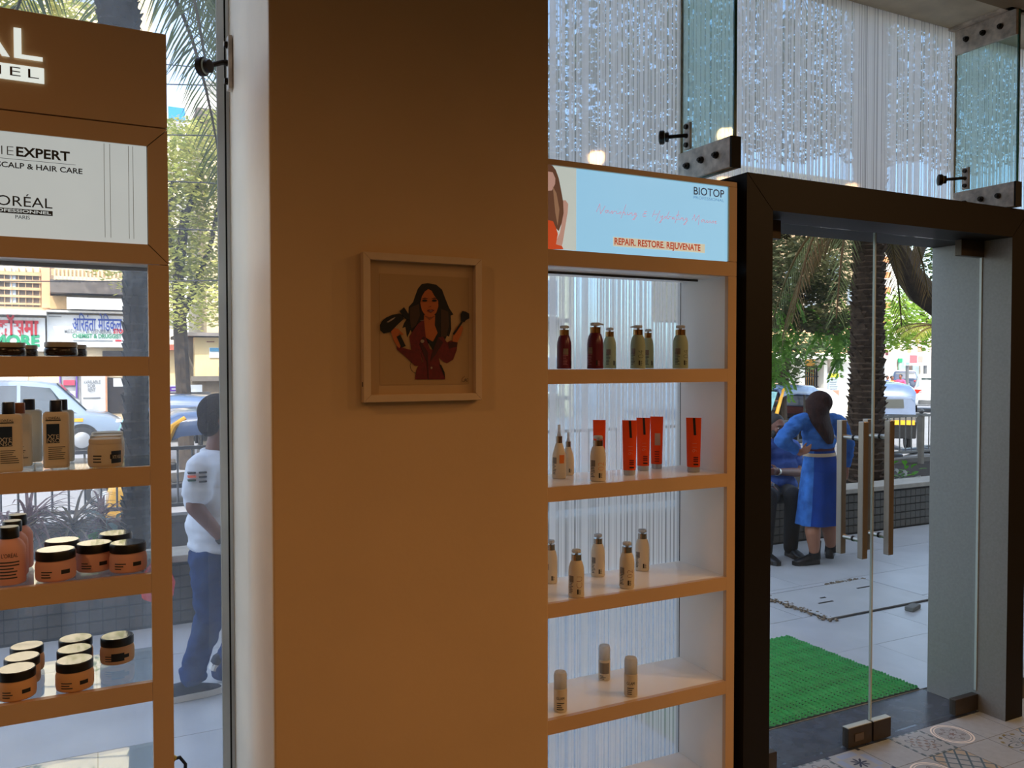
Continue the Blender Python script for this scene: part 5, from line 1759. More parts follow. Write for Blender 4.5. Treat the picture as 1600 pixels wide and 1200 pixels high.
face(b3, 'pillar', 1287.5, 561, 1292, 664, Y4, .4, WHITEW)
face(b3, 'white_wall', 1300, 561, 1352, 664, Y4 + .1, .4, WHITEW)
nb = thing('notice_board', 'notice board with yellow heading standing right of the grilled entrance', 'notice board', (gx(1302, 20), 20.0, ZR))
face(nb, 'board', 1295, 583, 1311, 622, 20.0, .06, mat('pale_blue_board', '#aebccb', rough=.6))
face(nb, 'heading', 1295, 583.5, 1311, 589.5, 19.98, .02, mat('yellow_heading', '#c4b52e', rough=.6))
for i in range(6):
    face(nb, 'text_row', 1297, 592 + i * 3.6, 1309 - (i % 3), 593.4 + i * 3.6, 19.98, .02, SGRY)
for x in (1296, 1309):
    face(nb, 'leg', x, 622, x + 1.4, 655, 20.0, .05, mat('black_iron', '#17171a'))
face(nb, 'lower_panel', 1296, 610, 1311, 622, 19.97, .02, mat('brick_panel', '#a77d6b', rough=.9))
# far right street end
Y5 = 62
b4 = thing('tower_block', 'slim white tower block with orange balconies right of the rough palm trunk', 'building', (gx(1386, Y5), Y5, ZR))
face(b4, 'wall', 1372, 380, 1400, 625, Y5, 8, WHITEW)
for i in range(5):
    face(b4, 'balcony', 1376, 400 + i * 24, 1392, 410 + i * 24, Y5 - 1, 1, mat('orange_balcony', '#cf8a5c', rough=.9))
b5 = thing('street_buildings', 'pale pinkish row of shops closing the street under the poster', 'building', (gx(1420, 64), 64, ZR))
face(b5, 'wall', 1402, 500, 1480, 626, 64, 8, mat('pinkish_wall', '#d9c3b8', rough=.9, var=.12, vs=.6))
for x, m in ((1403, '#8fae9c'), (1413, '#5a4c46'), (1424, '#8d9aa0'), (1436, '#b9b2a6')):
    face(b5, 'shop_front', x, 560, x + 9, 612, 63.9, -.2, mat('front_' + m[1:], m, rough=.8, var=.3, vs=1))
face(b5, 'green_panel', 1404, 560, 1410, 566, 63.6, .1, SGRN)
ps = thing('sign_board', 'pale pink hanging sign beside the rough palm trunk', 'sign', (gx(1382, 40), 40, ZR))
face(ps, 'panel', 1371, 545, 1392, 559, 40, .15, mat('pink_sign', '#d7a9a4', rough=.7))
face(ps, 'mark', 1384, 548, 1388, 555, 39.98, .03, mat('maroon_mark', '#5c2a34'))
face(ps, 'post', 1380.5, 559, 1382, 637, 40.1, .12, RAILM)
po = thing('street_poster', 'tall white poster with pink and orange portraits near the door jamb', 'poster', (gx(1430, 36), 36, ZR))
face(po, 'sheet', 1415, 531, 1452, 571, 36, .1, mat('poster_white', '#e3d8da', rough=.7))
for (x0, y0, x1, y1, c) in ((1418, 542, 1424, 551, '#d09a78'), (1434, 541, 1441, 550, '#c9907a'), (1422, 555, 1433, 567, '#cf5f66'), (1435, 556, 1442, 566, '#c98f86'), (1416, 533, 1450, 537, '#d9868f'), (1416, 566, 1421, 570, '#7a9fc4')):
    face(po, 'printed_patch', x0, y0, x1, y1, 35.97, .03, mat('patch_' + c[1:], c, rough=.7))
for x in (1418, 1446):
    face(po, 'post', x, 571, x + 1.6, 642, 36.1, .15, RAILM)

# long terrace of houses across the street, behind the pillar seen from the camera
b6 = thing('terrace_building', 'long three-storey cream terrace across the street, hidden behind the pillar and the striped glass', 'building', (10.5, 30.0, ZR))
B('wall', (-7.0, 0, 0), (7.6, 6, 10.5), CREAMW, b6)
B('roof_slab', (-7.3, -.5, 10.5), (7.9, 6.3, 10.8), mat('grey_slab', '#655d57'), b6)
for r_ in range(3):
    for c_ in range(6):
        x, z = -6.2 + c_ * 2.35, 1.0 + r_ * 3.2
        w_ = B('window_frame', (x, -.08, z), (x + 1.3, 0, z + 1.6), WHITEW, b6)
        B('window_pane', (x + .1, -.1, z + .1), (x + 1.2, -.08, z + 1.5), mat('blue_grey_pane', '#7d8894'), w_)
        B('balcony', (x - .2, -.7, z - .25), (x + 1.5, 0, z - .1), mat('grey_slab', '#655d57'), b6)

# overhead wires in the strip of window
for i, (y0, y1, Yw) in enumerate(((124, 129, 14), (201, 205, 13), (277, 285, 12), (350, 357, 12), (425, 424, 14), (104, 118, 15))):
    a, b = at(-500, y0 - (y1 - y0) * 6, Y=Yw + 4), at(900, y1 + (y1 - y0) * 2, Y=Yw)
    mid = (a + b) / 2 - V((0, 0, .15))
    t = MB().tube([a, a.lerp(mid, .5) - V((0, 0, .05)), mid, mid.lerp(b, .5) - V((0, 0, .05)), b], .011, 5).build('overhead_cable', RUBBER, recalc=False)
    tag(t, 'thin black overhead cable strung across the street, %s from the top in the window strip' % ['second', 'third', 'fourth', 'fifth', 'sixth', 'topmost'][i], 'cable', 'overhead cables')


# ------------------------------------------------------------------ vehicles
TYRE = mat('tyre_rubber', '#1c1c1d', rough=.85)
ALLOY = mat('alloy_rim', '#9a9da2', rough=.45, metal=.6)
CARGLASS = mat('dark_car_glass', '#2c3840', rough=.06, spec=.9)
SKYHOOD = mat('sky_tinted_vinyl_hood', '#566a8c', rough=.22, spec=.7, coat=.6, var=.1)  # sky reflection on black vinyl put into the blue base colour
YELLOW = mat('taxi_yellow', '#dfa321', rough=.4)
BLACKPAINT = mat('black_paint', '#111214', rough=.3)


def wheel(parent, c, r, w, hub=True):
    o = MB()
    c = V(c)
    o.tube([c + V((0, -w / 2, 0)), c + V((0, -w * .42, 0)), c + V((0, w * .42, 0)), c + V((0, w / 2, 0))], [r * .92, r, r, r * .92], 20)
    wh = o.build('wheel', TYRE, parent, smooth=True)
    if hub:
        for s in (-1, 1):
            MB().tube([c + V((0, s * w * .5, 0)), c + V((0, s * (w * .5 + .012), 0))], [r * .62, r * .55], 16).build('hub_cap', ALLOY, wh, smooth=True)
    return wh


def car(label, loc, rz, paint, sts, wins, wheels, extras=None, L_=None, cat='car', name='car', wr=.31):
    t = thing(name, label, cat, loc, rz)
    rings = []
    for x, w, zb_, bl, rf, rw in sts:
        half = [(w * .92, zb_), (w, zb_ + .12), (w, bl - .06), (w * .985, bl), (rw * 1.02, rf - .05 if rf - bl > .1 else rf - .01), (rw * .88, rf)]
        rings.append([V((x, y, z)) for y, z in half] + [V((x, -y, z)) for y, z in half[::-1]])
    MB().loft(rings).build('body', paint, t, smooth=True, ang=.7)

    def P(x, f, s):
        for a, b in zip(sts[:-1], sts[1:]):
            if a[0] <= x <= b[0]:
                k = (x - a[0]) / (b[0] - a[0])
                w, bl, rf, rw = [a[i] * (1 - k) + b[i] * k for i in (1, 3, 4, 5)]
                return V((x, s * (w * .985 + (rw * 1.02 - w * .985) * f + .006), bl + (rf - .05 - bl) * f))
    for s in (-1, 1):
        for poly in wins:
            mb = MB()
            pts = [P(x, f, s) for x, f in poly]
            mb.prism(pts, (0, s * .006, 0))
            mb.build('side_window', CARGLASS, t)
    for x in wheels:
        for s in (-1, 1):
            w = max(st_[1] for st_ in sts)
            MB().cyl((x, s * (w - .16), wr + .01), (x, s * (w + .004), wr + .01), wr * 1.22, n=24).build('wheel_arch', DARK, t)
            wheel(t, (x, s * (w - .06), wr), wr, .18)
    if extras: extras(t, P)
    return t


def van_extra(t, P):
    for s in (-1, 1):
        MB().box((-2.0, s * .885 - .004, .80), (1.35, s * .885 + .006, .885)).build('yellow_stripe', YELLOW, t)
        MB().box((-.95, s * .885 - .004, .46), (.35, s * .885 + .006, .52)).build('yellow_strip', YELLOW, t)
        MB().box((-.05, s * .884 - .002, .38), (-.035, s * .884 + .006, 1.0)).build('door_seam', DARK, t)
        MB().box((.95, s * .884 - .002, .38), (.965, s * .884 + .006, .98)).build('door_seam', DARK, t)
        MB().ell((.98, s * .98, 1.04), (.07, .1, .08), 10, 6).build('side_mirror', BLACKPAINT, t, smooth=True)
        MB().ell((2.08, s * .66, .76), (.2, .14, .07), 12, 8).build('headlamp', mat('lamp_lens', '#d8dde0', rough=.1), t, smooth=True)
    MB().prism([(.76, -.58, 1.765), (1.42, -.66, 1.07), (1.42, .66, 1.07), (.76, .58, 1.765)], (.02, 0, .015)).build('windscreen', CARGLASS, t)


van_st = [(-2.25, .70, .45, .90, .95, .62), (-2.14, .83, .35, 1.00, 1.55, .62), (-1.9, .87, .32, 1.02, 1.78, .65), (-.6, .885, .30, 1.01, 1.85, .67), (.3, .885, .30, 1.0, 1.83, .66), (.75, .885, .30, 1.0, 1.76, .64), (1.42, .87, .30, .98, 1.05, .70), (1.95, .84, .32, .90, .95, .68), (2.22, .76, .36, .74, .80, .58), (2.28, .66, .42, .62, .66, .5)]
pv = at(129, 700, Y=24.5)
car('grey-blue taxi van with a yellow stripe passing behind the left cabinet', (pv.x - 1.32, 24.5, ZR), 0, mat('steel_blue_paint', '#8294aa', rough=.3, coat=.6), van_st,
    [[(-1.85, .12), (-1.75, .9), (-1.0, .92), (-1.0, .08)], [(-.93, .08), (-.93, .92), (-.1, .92), (-.1, .06)], [(-.02, .06), (-.02, .92), (.62, .9), (.95, .42), (.95, .06)], [(1.0, .08), (1.0, .40), (1.25, .12)]], (-1.35, 1.32), van_extra, cat='van', name='taxi_van', wr=.33)


def auto(label, loc, rz, roofm=SKYHOOD, seatm=None):
    t = thing('auto_rickshaw', label, 'auto rickshaw', loc, rz)
    MB().prism([(-1.25, -.62, .32), (-1.30, -.62, .75), (-1.22, -.62, .98), (-.42, -.62, .92), (-.36, -.62, .42), (.62, -.62, .38), (.62, -.62, .30)], (0, 1.24, 0)).build('lower_body', BLACKPAINT, t, bevel=.03)
    for s in (-1, 1):
        MB().prism([(-1.29, s * .622, .66), (-1.26, s * .622, .86), (-.44, s * .622, .84), (-.42, s * .622, .66)], (0, s * .012, 0)).build('yellow_band', YELLOW, t)
        MB().tube([(.86, s * .50, .62), (.80, s * .56, .95), (.52, s * .58, 1.60), (.40, s * .56, 1.68)], [.045, .045, .038, .03], 8).build('front_pillar', YELLOW, t, smooth=True)
        MB().tube([(-.40, s * .60, .90), (-.42, s * .585, 1.62)], .028, 8).build('side_pillar', BLACKPAINT, t, smooth=True)
    MB().box((-1.305, -.56, .68), (-1.285, .56, .80)).build('rear_band', YELLOW, t)
    rings = []
    for x, z, w in ((-1.28, 1.36, .55), (-1.22, 1.58, .60), (-.9, 1.69, .625), (0, 1.74, .63), (.45, 1.71, .60), (.62, 1.63, .56)):
        pr = [(-w, z - .20), (-w * 1.01, z - .07), (-w * .85, z + .01), (-w * .4, z + .035), (0, z + .04), (w * .4, z + .035), (w * .85, z + .01), (w * 1.01, z - .07), (w, z - .20)]
        rings.append([V((x, y, zz)) for y, zz in pr])
    a = MB().loft(rings, closed=False)
    rings2 = [[p * 1.0 + V((0, 0, -.025)) for p in r_] for r_ in rings]
    a.loft(rings2, closed=False)
    a.build('canopy', roofm, t, smooth=True, ang=1.2)
    MB().prism([(-1.27, -.58, .95), (-1.25, -.57, 1.42), (-1.25, .57, 1.42), (-1.27, .58, .95)], (-.02, 0, 0)).build('rear_flap', roofm, t)
    MB().prism([(-1.28, -.30, 1.12), (-1.275, -.28, 1.34), (-1.275, .28, 1.34), (-1.28, .30, 1.12)], (-.025, 0, 0)).build('rear_window', CARGLASS, t)
    MB().loft([[(.55, -.50, .32), (.55, .50, .32), (.60, .52, .95), (.60, -.52, .95)], [(.95, -.42, .35), (.95, .42, .35), (.90, .48, .96), (.90, -.48, .96)], [(1.22, -.16, .45), (1.22, .16, .45), (1.10, .24, .92), (1.10, -.24, .92)]]).build('front_cowl', YELLOW, t, bevel=.03)
    MB().prism([(.90, -.47, .98), (.90, .47, .98), (.62, .50, 1.58), (.62, -.50, 1.58)], (.018, 0, .006)).build('windscreen', mat('teal_screen_glass', '#7fb3b5', rough=.08, spec=.8), t)
    MB().box((-1.15, -.52, .55), (-.60, .52, .70)).box((-1.2, -.52, .68), (-1.08, .52, 1.15)).build('rear_seat', seatm or mat('maroon_seat', '#5b2024', rough=.7), t, bevel=.03)
    MB().box((-.05, -.30, .55), (.30, .30, .68)).build('driver_seat', BLACKPAINT, t, bevel=.03)
    MB().tube([(.72, -.36, 1.0), (.74, -.15, 1.05), (.74, .15, 1.05), (.72, .36, 1.0)], .018, 8).build('handle_bar', BLACKPAINT, t, smooth=True)
    MB().ell((1.16, 0, .76), (.07, .11, .11), 12, 8).build('headlamp', mat('lamp_lens', '#d8dde0'), t, smooth=True)
    MB().tube([(.80, 0, .30), (.95, 0, .47), (1.15, 0, .50), (1.32, 0, .38)], [.10, .13, .13, .09], 10).build('mudguard', BLACKPAINT, t, smooth=True)
    wheel(t, (1.08, 0, .21), .21, .10)
    for s in (-1, 1): wheel(t, (-.78, s * .54, .21), .21, .11)
    return t


pa = at(190, 615, Y=14.6)
a1_ = auto('black and yellow auto rickshaw with teal windscreen heading left past the slim palm', (pa.x + .75, 14.6, ZR), PI - .05)
pa = at(270, 640, Y=10.2)
a2_ = auto('nearest black and yellow auto rickshaw in the window strip beside the walking man', (pa.x + .45, 10.2, ZR), PI + .05)
pa = at(1207, 604, Y=15.4)
auto('auto rickshaw with sky-tinted black hood just right of the left door jamb', (pa.x + .05, 15.4, ZR), PI + .22)
pa = at(1372, 603, Y=15.6)
auto('dark auto rickshaw seen from the rear right behind the rough palm trunk', (pa.x, 15.6, ZR), .94)

suv_st = [(-2.2, .70, .42, .95, 1.02, .60), (-2.12, .84, .35, 1.05, 1.30, .66), (-1.85, .88, .30, 1.06, 1.68, .66), (-.5, .90, .30, 1.04, 1.75, .67), (.4, .90, .30, 1.02, 1.72, .66), (1.15, .89, .30, 1.0, 1.08, .70), (1.9, .86, .32, .95, 1.0, .70), (2.2, .75, .38, .75, .8, .6)]
suv_w = [[(-1.75, .15), (-1.6, .85), (-1.0, .92), (-1.0, .1)], [(-.93, .1), (-.93, .92), (-.1, .92), (-.1, .08)], [(-.02, .08), (-.02, .92), (.4, .9), (.75, .4), (.75, .08)]]


def suv_extra(t, P):
    MB().prism([(-2.10, -.60, 1.14), (-1.92, -.58, 1.58), (-1.92, .58, 1.58), (-2.10, .60, 1.14)], (-.03, 0, .0)).build('rear_window', CARGLASS, t)
    for s in (-1, 1):
        MB().box((-2.2, s * .70 - .14, .88), (-1.98, s * .70 + .17, 1.06)).build('tail_lamp', mat('red_tail_lamp', '#d0261c', rough=.2, emit=.5), t, bevel=.02)
    MB().box((-2.24, -.70, .40), (-2.1, .70, .58)).build('rear_bumper', mat('grey_bumper', '#5a5c60', rough=.6), t, bevel=.02)
    MB().box((-2.235, -.26, .72), (-2.19, .26, .84)).build('number_plate', SIGNW, t)


pc = at(1437, 640, Y=26.0)
car('white sport utility car with red tail lamp at the right edge of the door view', (pc.x + 1.0, 26.0, ZR), R(38), mat('white_car_paint', '#e8eaee', rough=.25, coat=.6), suv_st, suv_w, (-1.3, 1.35), suv_extra, wr=.35)
pc = at(1412, 605, Y=40.0)
car('dark blue car further up the street left of the white one', (pc.x, 40.0, ZR), R(40), mat('dark_blue_paint', '#2c3a55', rough=.25, coat=.6), suv_st, suv_w, (-1.3, 1.35), suv_extra, wr=.33)
pc = at(1322, 650, Y=18.0)
car('pale silver car hidden behind the woman in denim, only its rounded front showing', (pc.x - 2.0, 18.0, ZR), R(4), mat('silver_paint', '#c8c6c0', rough=.3, coat=.5), [(a, b, c_, d * .92, e * .84, f_) for a, b, c_, d, e, f_ in van_st], [[(-1.85, .12), (-1.75, .9), (-1.0, .92), (-1.0, .08)], [(-.93, .08), (-.93, .92), (-.1, .92), (-.1, .06)]], (-1.35, 1.32), wr=.31)


def scooter(label, loc, rz, paint):
    t = thing('scooter', label, 'scooter', loc, rz)
    MB().loft([[V((x, w * math.cos(a), z + h * math.sin(a))) for a in [2 * PI * k / 12 for k in range(12)]] for x, w, z, h in ((-.88, .04, .62, .05), (-.7, .17, .60, .16), (-.3, .19, .56, .20), (.0, .15, .50, .16), (.12, .12, .36, .06))]).build('rear_body', paint, t, smooth=True, ang=1.2)
    MB().loft([[V((x, w * math.cos(a), z + h * math.sin(a))) for a in [2 * PI * k / 10 for k in range(10)]] for x, w, z, h in ((-.72, .12, .77, .03), (-.4, .15, .79, .05), (-.05, .12, .76, .04))]).build('seat', BLACKPAINT, t, smooth=True)
    MB().loft([[(.42, -.20, .30), (.42, .20, .30), (.47, .19, .33), (.47, -.19, .33)], [(.50, -.22, .60), (.50, .22, .60), (.57, .19, .60), (.57, -.19, .60)], [(.42, -.12, .95), (.42, .12, .95), (.52, .10, .95), (.52, -.10, .95)]]).build('front_apron', paint, t, bevel=.02)
    MB().box((-.05, -.15, .27), (.45, .15, .33)).build('floor_board', BLACKPAINT, t)
    MB().tube([(.60, 0, .24), (.46, 0, .80), (.43, 0, 1.0)], .022, 8).build('fork', STEEL, t, smooth=True)
    MB().tube([(.36, -.34, 1.04), (.43, -.12, 1.0), (.43, .12, 1.0), (.36, .34, 1.04)], .018, 8).build('handle_bar', BLACKPAINT, t, smooth=True)
    for s in (-1, 1):
        MB().tube([(.40, s * .22, 1.02), (.42, s * .30, 1.2)], .006, 6).build('mirror_stalk', BLACKPAINT, t)
        MB().ell((.42, s * .31, 1.23), (.02, .07, .045), 10, 6).build('mirror', CARGLASS, t, smooth=True)
    MB().ell((.50, 0, .98), (.09, .12, .08), 10, 8).build('headlamp_cowl', paint, t, smooth=True)
    wheel(t, (.63, 0, .23), .23, .09); wheel(t, (-.62, 0, .23), .23, .10)
    return t


WHP = mat('white_scooter_paint', '#e9ecf0', rough=.25, coat=.5)
for px, Y, rz, lb in ((1402, 8.9, 2.5, 'white scooter parked behind the railing right of the palm trunk'), (1432, 9.1, 2.3, 'second white scooter beside the railing end post'), (1330, 8.8, 2.6, 'white scooter behind the railing hidden left of the palm trunk'), (1228, 8.9, 2.4, 'grey scooter parked behind the seated man')):
    p = at(px, 690, Y=Y)
    scooter(lb, (p.x, Y, ZR + .12), rz, WHP if 'grey' not in lb else mat('grey_scooter_paint', '#6e7278', rough=.3))


# ------------------------------------------------------------------ people
SKIN = mat('brown_skin', '#7b5040', rough=.55, var=.05)
SKINL = mat('light_brown_skin', '#a06c52', rough=.55, var=.05)
HAIRB = mat('black_hair', '#15110f', rough=.55, var=.3, vs=60, stretch=(1, 1, .2), bump=.4, bs=120)


def rot_to(fwd, tilt=0.0):
    f = V((fwd[0], fwd[1], 0)).normalized()
    l = V((-f.y, f.x, 0))
    m = M((( f.x, l.x, 0), (f.y, l.y, 0), (0, 0, 1)))
    return m @ M.Rotation(tilt, 3, 'Y')


def add_head(mb, c, fwd, s=1.0, tilt=0.0):
    """head about 0.22 s high: skull, jaw, brow, nose, lips, ears"""
    T = rot_to(fwd, tilt)
    c = V(c)

    def e(off, r, n=14, m=10): mb.ell(c + T @ (V(off) * s), tuple(q * s for q in r), n, m, T=T)
    e((-.012, 0, .018), (.098, .076, .092))
    e((.018, 0, -.03), (.072, .064, .075))
    e((.040, 0, -.078), (.042, .044, .034))
    e((.070, 0, .028), (.024, .055, .014))
    e((.094, 0, -.020), (.020, .014, .018)); e((.084, 0, .004), (.012, .010, .026))
    e((.080, 0, -.056), (.014, .024, .011))
    for q in (-1, 1):
        e((.066, q * .036, -.014), (.022, .022, .020))
        e((-.008, q * .078, -.004), (.022, .010, .032))
    return T


def face_details(t, c, fwd, s, tilt, beard=None, brow=HAIRB):
    T = rot_to(fwd, tilt); c = V(c)
    for q in (-1, 1):
        MB().ell(c + T @ (V((.083, q * .031, .006)) * s), (.008 * s, .014 * s, .007 * s), 10, 6, T=T).build('eye', mat('eye_white', '#cfc4b8', rough=.3), t, smooth=True)
        MB().ell(c + T @ (V((.090, q * .031, .006)) * s), (.003 * s, .006 * s, .006 * s), 8, 6, T=T).build('iris', mat('dark_iris', '#1a100a', rough=.2), t, smooth=True)
        MB().ell(c + T @ (V((.091, q * .033, .030)) * s), (.006 * s, .022 * s, .005 * s), 10, 6, T=T).build('eyebrow', brow, t, smooth=True)
    MB().ell(c + T @ (V((.0925, 0, -.054)) * s), (.005 * s, .022 * s, .007 * s), 10, 6, T=T).build('mouth', mat('lip_brown', '#6a3630', rough=.5), t, smooth=True)
    if beard:
        b = MB()
        for o_, r_ in (((.045, 0, -.082), (.047, .050, .036)), ((.088, 0, -.042), (.010, .030, .007))):
            b.ell(c + T @ (V(o_) * s), tuple(x * s for x in r_), 14, 8, T=T)
        for q in (-1, 1):
            b.ell(c + T @ (V((.030, q * .054, -.052)) * s), (.036 * s, .014 * s, .042 * s), 10, 8, T=T)
        b.build('beard', beard, t, smooth=True)


def add_hand(mb, w, d, side, palm, curl=.5, s=1.0):
    """palm, four unequal bent fingers and a thumb leaving the side of the palm; d = along the hand, side = towards the thumb, palm = the way the fingers close"""
    d, side, palm = V(d).normalized(), V(side).normalized(), V(palm).normalized()
    w = V(w)
    for k in (-.022, -.007, .008, .022):
        mb.limb([w + side * k * .6 * s, w + d * .080 * s + side * k * s], [.016 * s, .013 * s], 8)
    for k, L in ((.026, .066), (.0085, .076), (-.009, .070), (-.026, .054)):
        b = w + d * .082 * s + side * k * s * 1.05
        m = b + (d * math.cos(curl) + palm * math.sin(curl)) * L * .5 * s
        e = m + (d * math.cos(curl * 2.1) + palm * math.sin(curl * 2.1)) * L * .5 * s
        mb.limb([b, m, e], [.0095 * s, .0088 * s, .0075 * s], 8)
    b = w + d * .022 * s + side * .024 * s
    m = b + (d * .6 + side * .7 + palm * .3).normalized() * .038 * s
    mb.limb([b, m, m + (d * .9 + side * .2 + palm * .45).normalized() * .030 * s], [.013 * s, .011 * s, .0085 * s], 8)
    return mb


def shoe(t, heel, toe, m_up, m_sole, w=.048, h=.075):
    heel, toe = V(heel), V(toe)
    d = toe - heel; L = d.length; d.normalize()
    s = V((-d.y, d.x, 0)).normalized()
    u = d.cross(s) * -1
    if u.z < 0: u = -u

    def ring(f, wd, z0, z1):
        c = heel + d * L * f
        return [c + s * wd * a + u * (z0 + (z1 - z0) * b) for a, b in ((-1, 0), (1, 0), (1.0, .45), (.72, .9), (.3, 1), (-.3, 1), (-.72, .9), (-1.0, .45))]
    sole = MB()
    sole.loft([[heel + d * L * f + s * wd * a + u * z for a, z in ((-1, 0), (1, 0), (1, .032), (-1, .032))] for f, wd in ((0, .022), (.05, w * .75), (.3, w * .78), (.65, w), (.9, w * .8), (1, .022))])
    so = sole.build('shoe_sole', m_sole, t)
    up = MB()
    up.loft([ring(.01, w * .55, .022, .07), ring(.08, w * .72, .022, h * 1.15), ring(.3, w * .74, .022, h * 1.2), ring(.45, w * .8, .022, h), ring(.7, w * .95, .022, h * .72), ring(.9, w * .75, .022, h * .52), ring(.985, w * .3, .022, h * .36)])
    o = up.build('shoe', m_up, t, smooth=True, ang=1.2)
    return o


def rings_mesh(rows, n=28, fold=0.0, nf=7, seed=1):
    """garment of elliptical rings: rows = (centre, half width across, half depth, axis angle)"""
    q = random.Random(seed)
    out = []
    ph = q.uniform(0, 6)
    for k, (c, a, b, az) in enumerate(rows):
        f = k / max(1, len(rows) - 1)
        X_ = V((math.cos(az), math.sin(az), 0)); Y_ = V((-math.sin(az), math.cos(az), 0))
        out.append([V(c) + X_ * a * math.cos(2 * PI * i / n) * (1 + fold * f * math.sin(nf * 2 * PI * i / n + ph)) + Y_ * b * math.sin(2 * PI * i / n) * (1 + fold * f * math.sin(nf * 2 * PI * i / n + ph)) for i in range(n)])
    return out


# --- man in the white polo shirt walking past the window
mp = at(300, 1083, Z=0)
YM = mp.y
man = thing('person', 'man in white polo shirt and blue jeans walking past the window strip, seen from behind', 'person', (0, 0, 0))
fw_ = V((1, .18, 0)).normalized()
hd = at(345, 653, Y=YM)
pv_ = at(334, 872, Y=YM)
shR, elR, wrR = at(314, 733, Y=YM - .17), at(304, 792, Y=YM - .20), at(345, 838, Y=YM - .19)
shL, elL, wrL = at(340, 732, Y=YM + .19), at(352, 792, Y=YM + .22), at(392, 826, Y=YM + .18)
hipR, knR, anR = at(330, 885, Y=YM - .09), at(328, 966, Y=YM - .10), at(299, 1056, Y=YM - .08)
hipL, knL, anL = at(338, 885, Y=YM + .09), at(376, 965, Y=YM + .09), at(350, 1046, Y=YM + .09)
body = MB()
add_head(body, hd, fw_, 1.08, .10)
nk = at(338, 712, Y=YM)
body.limb([nk, at(343, 682, Y=YM)], [.062, .058])
ch = at(326, 770, Y=YM)
Tm = rot_to(fw_)
for c, r in ((at(329, 745, Y=YM), (.10, .16, .12)), (ch, (.105, .155, .14)), (at(331, 830, Y=YM), (.10, .145, .12)), (pv_, (.105, .15, .12))):
    body.ell(c, r, 16, 10, T=Tm)
body.limb([shR, elR, wrR], [.052, .043, .029]); body.limb([shL, elL, wrL], [.052, .043, .029])
add_hand(body, wrR, (wrR - elR).normalized() + V((.3, 0, -.3)), V((0, .35, .9)), V((0, .9, -.2)), .55)
add_hand(body, wrL, (wrL - elL).normalized(), V((0, -.3, .9)), V((0, -.9, 0)), .55)
body.limb([hipR, knR, anR], [.085, .058, .04]); body.limb([hipL, knL, anL], [.085, .058, .04])
bodymesh('body', body, SKIN, man, .0085, 3)
shirt = MB()
for c, r in ((at(329, 741, Y=YM), (.118, .185, .115)), (at(327, 772, Y=YM), (.125, .182, .15)), (at(330, 820, Y=YM), (.122, .175, .14)), (at(334, 850, Y=YM), (.124, .172, .055))):
    shirt.ell(c, r, 18, 12, T=Tm)
sr = shR.lerp(elR, .62); sl = shL.lerp(elL, .62)
shirt.limb([at(326, 728, Y=YM - .10), shR, sr], [.075, .074, .070]); shirt.limb([at(336, 728, Y=YM + .10), shL, sl], [.075, .074, .070])
shirt.tube([nk + V((-.005, 0, -.03)), nk + V((.0, 0, .03))], [.083, .074], 16)
SHIRT = mat('white_polo_cloth', '#dfe4ee', rough=.85, var=.04, vs=10, bump=.25, bs=16)
bodymesh('polo_shirt', shirt, SHIRT, man, .011, 3, .009, 8)
JEANS = mat('blue_denim_jeans', '#213c6b', rough=.95, spec=.1, var=.35, vs=9, bump=.9, bs=16)
tr = MB()
for c, r in ((pv_, (.118, .162, .11)), (at(334, 895, Y=YM), (.112, .155, .09))):
    tr.ell(c, r, 16, 10, T=Tm)
tr.limb([hipR, at(329, 925, Y=YM - .10), knR, at(312, 1015, Y=YM - .09), anR + V((0, 0, .01))], [.105, .086, .071, .060, .062])
tr.limb([hipL, at(358, 925, Y=YM + .09), knL, at(364, 1010, Y=YM + .09), anL], [.105, .086, .071, .060, .060])
tr.ell(anR + V((0, 0, .03)), (.066, .062, .03), 14, 8); tr.ell(anR + V((.01, 0, -.008)), (.068, .064, .024), 14, 8)
bodymesh('jeans', tr, JEANS, man, .010, 2, .010, 10)
hr = MB()
Th = rot_to(fw_, .10)
hr.ell(hd + Th @ V((-.018, 0, .030)), (.106, .088, .098), 20, 14, T=Th)
hr.ell(hd + Th @ V((-.055, 0, -.030)), (.060, .075, .070), 16, 10, T=Th)
bodymesh('short_hair', hr, mat('short_dark_hair', '#2a2320', rough=.9, spec=.1, var=.3, vs=50, bump=.5, bs=150), man, .008, 2)
WHITESOLE = mat('white_rubber_sole', '#d8d6cf', rough=.7, var=.05)
NAVYSHOE = mat('navy_canvas_shoe', '#1d2638', rough=.85, var=.1)
shoe(man, (mp.x - .115, YM - .08, .002), (mp.x + .150, YM - .045, .002), NAVYSHOE, WHITESOLE, .040)
hl = at(333, 1052, Y=YM + .09)
shoe(man, (hl.x - .02, YM + .08, hl.z + .03), (hl.x + .20, YM + .11, .004), NAVYSHOE, WHITESOLE)
for i, (dx, dz, m_) in enumerate(((-.03, .03, mat('print_dark', '#30343c')), (-.03, .012, mat('print_red', '#b3382e')), (.02, .03, mat('print_dark', '#30343c')), (.02, .008, mat('print_dark', '#30343c')), (-.03, -.006, mat('print_green', '#2c5a44')), (.02, -.014, mat('print_dark', '#30343c')))):
    c = at(310, 748, Y=YM - .245) + V((dx, .0, dz))
    MB().box((c.x - .018, c.y - .012, c.z - .004), (c.x + .018, c.y + .03, c.z + .004)).build('sleeve_print', m_, man)
MB().tube([wrR + (wrR - elR).normalized() * .0, wrR + (wrR - elR).normalized() * .022], [.034, .034], 16).build('wristwatch', BLACKP, man, smooth=True)
